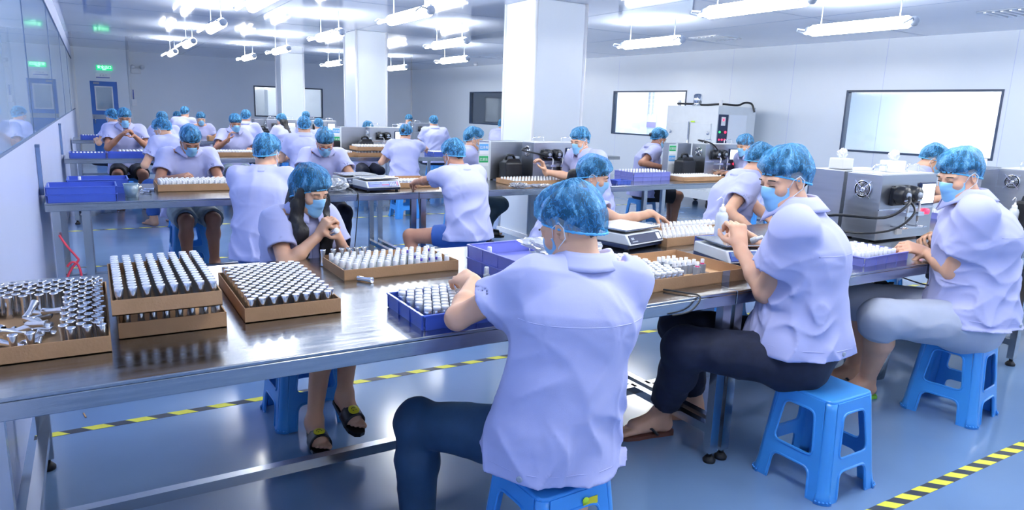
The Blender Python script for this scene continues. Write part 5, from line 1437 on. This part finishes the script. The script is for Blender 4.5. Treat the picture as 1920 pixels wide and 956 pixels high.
stuff_fill('vial','white_vials','white vials in the carton half hidden by the person from behind','bottles',None,grid_pts(1.31,6.01,1.59,6.39,Z,6,8,.002))
crumple('plastic_bag','crumpled translucent bag left of the white scales','bag',(1.80,6.05,TZ),(.11,.12),.10,'bag',8)
carton('carton of silver bottles just right of the white scales', 2.45,6.12,2.86,6.36,TZ,.05)
row_fill('can','silver bottle in the carton right of the white scales','silver bottles right of the scales',grid_pts(2.46,6.13,2.85,6.35,Z,11,5,.002))
carton('pale carton behind the silver bottles right of the scales', 2.45,6.42,2.95,6.80,TZ,.05)
stuff_fill('vial','white_vials','loose white vials heaped beside the rear scale','bottles',None,[(random.uniform(2.34,2.60),random.uniform(6.45,6.72),Z) for _ in range(30)])
carton('carton with rows of vials before the middle machine', 3.66,6.0,4.32,6.40,TZ,.055)
stuff_fill('vial','white_vials','rows of white-topped vials in the carton before the middle machine','bottles',None,grid_pts(3.68,6.02,4.30,6.38,Z,16,6,.0015))
crumple('plastic_film','crinkled clear film hanging at the table edge before the column','film',(3.62,5.86,TZ),(.09,.10),.05,'film',5); crumple('plastic_film','second crinkled clear film along the table edge right of the first','film',(3.86,5.85,TZ),(.14,.055),.035,'film',6)
bin_tray('lower violet tray of vials left of the black-skirted woman', 5.40,6.20,5.98,6.55,TZ,.05,0,'tray_pale')
bin_tray('upper violet tray of vials left of the black-skirted woman', 5.40,6.20,5.98,6.55,TZ+.051,.05,0,'tray_pale')
stuff_fill('vial','white_vials','white vials in the stacked violet trays left of the black-skirted woman','bottles',None,grid_pts(5.42,6.22,5.96,6.53,Z+.051,12,6,.003))
bin_tray('small blue tray left of the stacked violet trays', 4.95,5.95,5.15,6.12,TZ,.04,0,'tray')
carton('carton of vials before the right machine', 6.02,6.0,6.72,6.38,TZ,.055)
stuff_fill('vial','white_vials','rows of white-topped vials in the carton before the right machine','bottles',None,grid_pts(6.04,6.02,6.70,6.36,Z,16,6,.0015))
# ================================================================ THIRD AND FOURTH ROW GOODS
ZT3 = TZ
bin_tray('left blue tray at the front edge of the third table', -.27,10.14,.12,10.45,TZ,.07,0,'tray'); bin_tray('right blue tray at the front edge of the third table', .14,10.12,.62,10.40,TZ,.07,0,'tray')
stuff_fill('vial','white_vials','white vials in the left blue tray of the third table','bottles',None,grid_pts(-.25,10.16,.10,10.43,Z,9,6,.002))
carton('carton of vials before the man at the left end of the third table', .26,10.5,.70,10.85,TZ,.055)
row_fill('can','pale bottle in the carton before the man at the left end of the third table','bottles at the left end of the third table',grid_pts(.27,10.51,.69,10.84,Z,10,5,.002))
carton('long carton before the woman with a hand at her chin', 1.38,10.4,2.02,10.8,TZ,.06)
stuff_fill('vial','white_vials','rows of white vials before the woman with a hand at her chin','bottles',None,grid_pts(1.39,10.41,2.01,10.79,Z+.012,16,7,.002))
t = thing('weighing_scale','small grey scale on the third table right of the hand-at-chin woman','scale',(2.15,10.6,TZ)); MB().box(-.12,-.12,0,.12,.12,.06,bev=.008).build('scale_body',M['offwhite'],t); MB().box(-.13,-.12,.07,.13,.12,.082).build('weighing_pan',M['steel'],t); MB().box(-.06,-.125,.015,.06,-.12,.045).build('display',M['navy'],t)
for i,(x0,x1,z) in enumerate(((2.9,3.4,TZ),(3.46,4.1,TZ),(3.46,4.1,TZ+.09))):
    carton(['flat carton left of the stacked pair on the third table','lower stacked carton on the third table','upper stacked carton on the third table, small vials on top'][i],x0,10.35,x1,10.75,z,.06)
    stuff_fill('vial','white_vials',['white vials in the flat carton on the third table','white vials between the stacked cartons on the third table','white vials topping the stacked cartons on the third table'][i],'bottles',None,grid_pts(x0+.01,10.36,x1-.01,10.74,z+.005+(.02 if i==1 else .018),12,6,.003))
carton('carton below the black jug between two people at the third table', 2.05,10.9,2.75,11.2,TZ,.06); stuff_fill('vial','white_vials','white vials left of the black jug at the third table','bottles',None,grid_pts(2.06,10.91,2.45,11.0,Z,10,3,.003))
bin_tray('blue tray right of the reaching woman on the third table', 4.75,10.4,5.25,10.75,TZ,.07,0,'tray'); stuff_fill('vial','white_vials','white vials in the blue tray right of the reaching woman','bottles',None,grid_pts(4.77,10.42,5.23,10.73,Z+.01,11,6,.003))
bin_tray('small blue tray left of the middle column foot', 3.0,10.95,3.25,11.2,TZ,.07,0,'tray')
bin_tray('blue tray on the farthest table before the blue door', -.2,14.8,.22,15.1,TZ,.08,0,'tray'); stuff_fill('vial','white_vials','white vials in the farthest blue tray','bottles',None,grid_pts(-.18,14.82,.2,15.08,Z+.02,9,4,.003))
carton('distant carton behind the dark-capped masked person', 1.95,14.8,2.5,15.1,TZ,.09); carton('distant carton left of the ponytail woman', 3.1,15.25,3.6,15.6,TZ,.08)
# ================================================================ OVEN
t = thing('drying_oven','tall white drying oven with red lamps against the right wall','oven',(9.25,8.55,0))
W_,D_ = .95,1.25
MB().box(0,0,.16,W_,D_,1.80,bev=.006).build('oven_body',M['offwhite'],t)
for k,(a,b) in enumerate(((.12,.61),(.63,1.12))):
    dr = MB().box(-.03,a,.35,-.002,b,1.50,bev=.004).build('door',M['offwhite'],t)
    yy = b-.04 if k else a+.04
    for z in (.6,1.33): MB().box(-.045,yy-.03,z-.02,-.03,yy+.03,z+.02).tube([(-.05,yy,z-.03),(-.05,yy,z+.03)],.012,8).build('hinge',M['chrome'],dr)
MB().tube([(-.05,.62,.5),(-.05,.62,1.52)],.012,8).box(-.065,.60,.95,-.04,.64,1.08).build('latch_bar',M['chrome'],t)
MB().box(-.032,.50,1.51,-.03,.60,1.535).build('yellow_label',M['lime'],t)
cp = MB().box(.02,-.02,.98,.24,0,1.66,bev=.003).build('control_panel',M['navy'],t)
MB().box(.07,-.026,1.47,.17,-.018,1.62).build('thermostat',M['white'],cp); MB().box(.10,-.028,1.55,.14,-.025,1.59).build('readout',M['redlamp'],cp)
for dx,m_ in ((.05,'greenlamp'),(.12,'black'),(.19,'redlamp')): MB().lathe([(0,0),(.022,0),(.018,-.014),(0,-.015)],12,M=T(dx,-.02,1.36)@RX(-PI/2)).build('indicator',M[m_],cp)
for dx in (.05,.12,.19): MB().lathe([(0,0),(.016,0),(.014,-.01),(0,-.012)],12,M=T(dx,-.02,1.23)@RX(-PI/2)).build('push_button',M['redlamp'],cp)
MB().box(.07,-.024,1.02,.17,-.02,1.10).build('switch_plate',M['white'],cp)
MB().box(.26,-.012,.97,.72,0,1.66).build('side_panel',M['wall_far'],t)
MB().lathe([(0,0),(.09,0),(.09,.02),(.06,.03),(.075,.05),(.075,.19),(.05,.21),(0,.215)],16,c=(.12,.62,1.80)).build('motor',M['chrome'],t)
for yy in (.1,1.1): MB().lathe([(0,0),(.03,0),(.03,.1),(0,.1)],12,c=(.15,yy,1.80)).build('vent_pipe',M['white'],t)
MB().tube(smooth_path([(.1,1.1,1.84),(.12,.7,1.83),(.14,.45,1.82),(.3,.2,1.84),(.55,.08,1.83),(.7,.05,1.88),(.82,0,1.86),(.85,-.05,1.72)]),.018,8).build('power_cable',M['black'],t)
MB().box(-.06,-.02,.17,W_*.8,D_+.02,.32,bev=.004).build('skirt_panel',M['offwhite'],t)
f=None
for a in (.05,W_-.1):
    for b in (.08,D_-.08):
        o = MB().lathe([(0,-.02),(.065,-.02),(.07,0),(.065,.02),(0,.02)],16,M=T(0,0,.07)@RX(PI/2)).box(-.04,-.03,.09,.04,.03,.16).build('caster',M['rubber'],t) if f is None else child(f,'caster',t); f=f or o; o.location=(a,b,0)
# ================================================================ UNDER THE TABLES
t = thing('metal_bucket','dull metal bucket on the floor under the front table at the right','bucket',(4.12,2.39,0))
MB().lathe([(0,0),(.12,0),(.14,.26),(.136,.26),(.117,.004),(0,.004)],24).build('bucket_wall',M['steel_leg'],t); MB().tube([(.14*math.cos(a),.14*math.sin(a),.26) for a in np.linspace(0,2*PI,25)],.005,6,caps=False).build('bucket_rim',M['chrome'],t)
MB().lathe([(0,.255),(.136,.255),(.136,.262),(0,.262)],24).build('bucket_lid',M['steel_leg'],t)
carton('brown carton on the bucket under the black bin bag', 3.93,2.26,4.31,2.53,.266,.14)
crumple('bin_bag','glossy black bin bag bulging from the carton under the front table','bag',(4.11,2.40,.285),(.17,.14),.30,'black',11)
def cord(name,label,pts,r=.004,mt='black'): return tag(MB().tube(smooth_path(pts),r,6).build(name,M[mt]),label,'cord')
cord('power_cord','black cord sagging under the nearest machine\'s table edge',[(3.7,2.02,.755),(3.9,1.97,.70),(4.2,1.96,.68),(4.5,1.97,.69),(4.7,2.02,.75)])
cord('power_cord','black cord looping over the front table edge left of the joint',[(2.02,2.20,TZ+.006),(2.10,2.05,TZ+.008),(2.14,1.985,TZ+.002),(2.10,1.975,.78),(2.05,1.975,.765),(1.98,1.978,.762)])
cord('power_cord','black cord hanging from the white scales to the floor',[(1.98,6.2,TZ+.01),(1.93,5.85,TZ+.01),(1.93,5.765,TZ-.03),(1.90,5.75,.5),(1.88,5.76,.2),(1.95,5.8,.01)])
c_ = cord('red_cord','knotted red cord hanging from the second table at the left wall',[(-.26,5.74,.60),(-.22,5.735,.52),(-.17,5.735,.44),(-.16,5.735,.41),(-.20,5.735,.36),(-.235,5.735,.28),(-.20,5.735,.20),(-.165,5.735,.22),(-.15,5.735,.30),(-.165,5.735,.38),(-.20,5.735,.40),(-.23,5.735,.37)],.008,'red')
tag(MB().box(-.03,-.003,0,.03,.003,.004).build('wood_stick',M['card_in']),'tiny pale stick on the floor above the striped tape at the left','stick'); s_=bpy.data.objects['wood_stick']; s_.location=tuple(at(159,779,0)); s_.rotation_euler=(0,0,R_(100))
# things held in the hands
def hold(kind,label,p,rot=(0,0,0)):
    dup(PRO[kind],p,0,label,None,rot=rot)['group']='held bottles'
hold('can','silver bottle held between the long-haired woman\'s fingers',aty(622,437,3.28),(1.2,.3,0))
hold('vial','white vial held by the profile man in dark jeans',aty(1408,452,2.3),(1.1,0,.5))
crumple('cleaning_cloth','white crumpled cloth in the rightmost man\'s hands','cloth',tuple(aty(1712,470,2.42)),(.045,.04),.05,'white',4,14)
t = thing('shoulder_pouch','small blue pouch beside the reaching woman at the third table','bag',(4.0,9.95,.70))
MB().box(-.16,-.08,0,.16,.08,.10,bev=.03).build('pouch_body',M['panel_blue'],t)
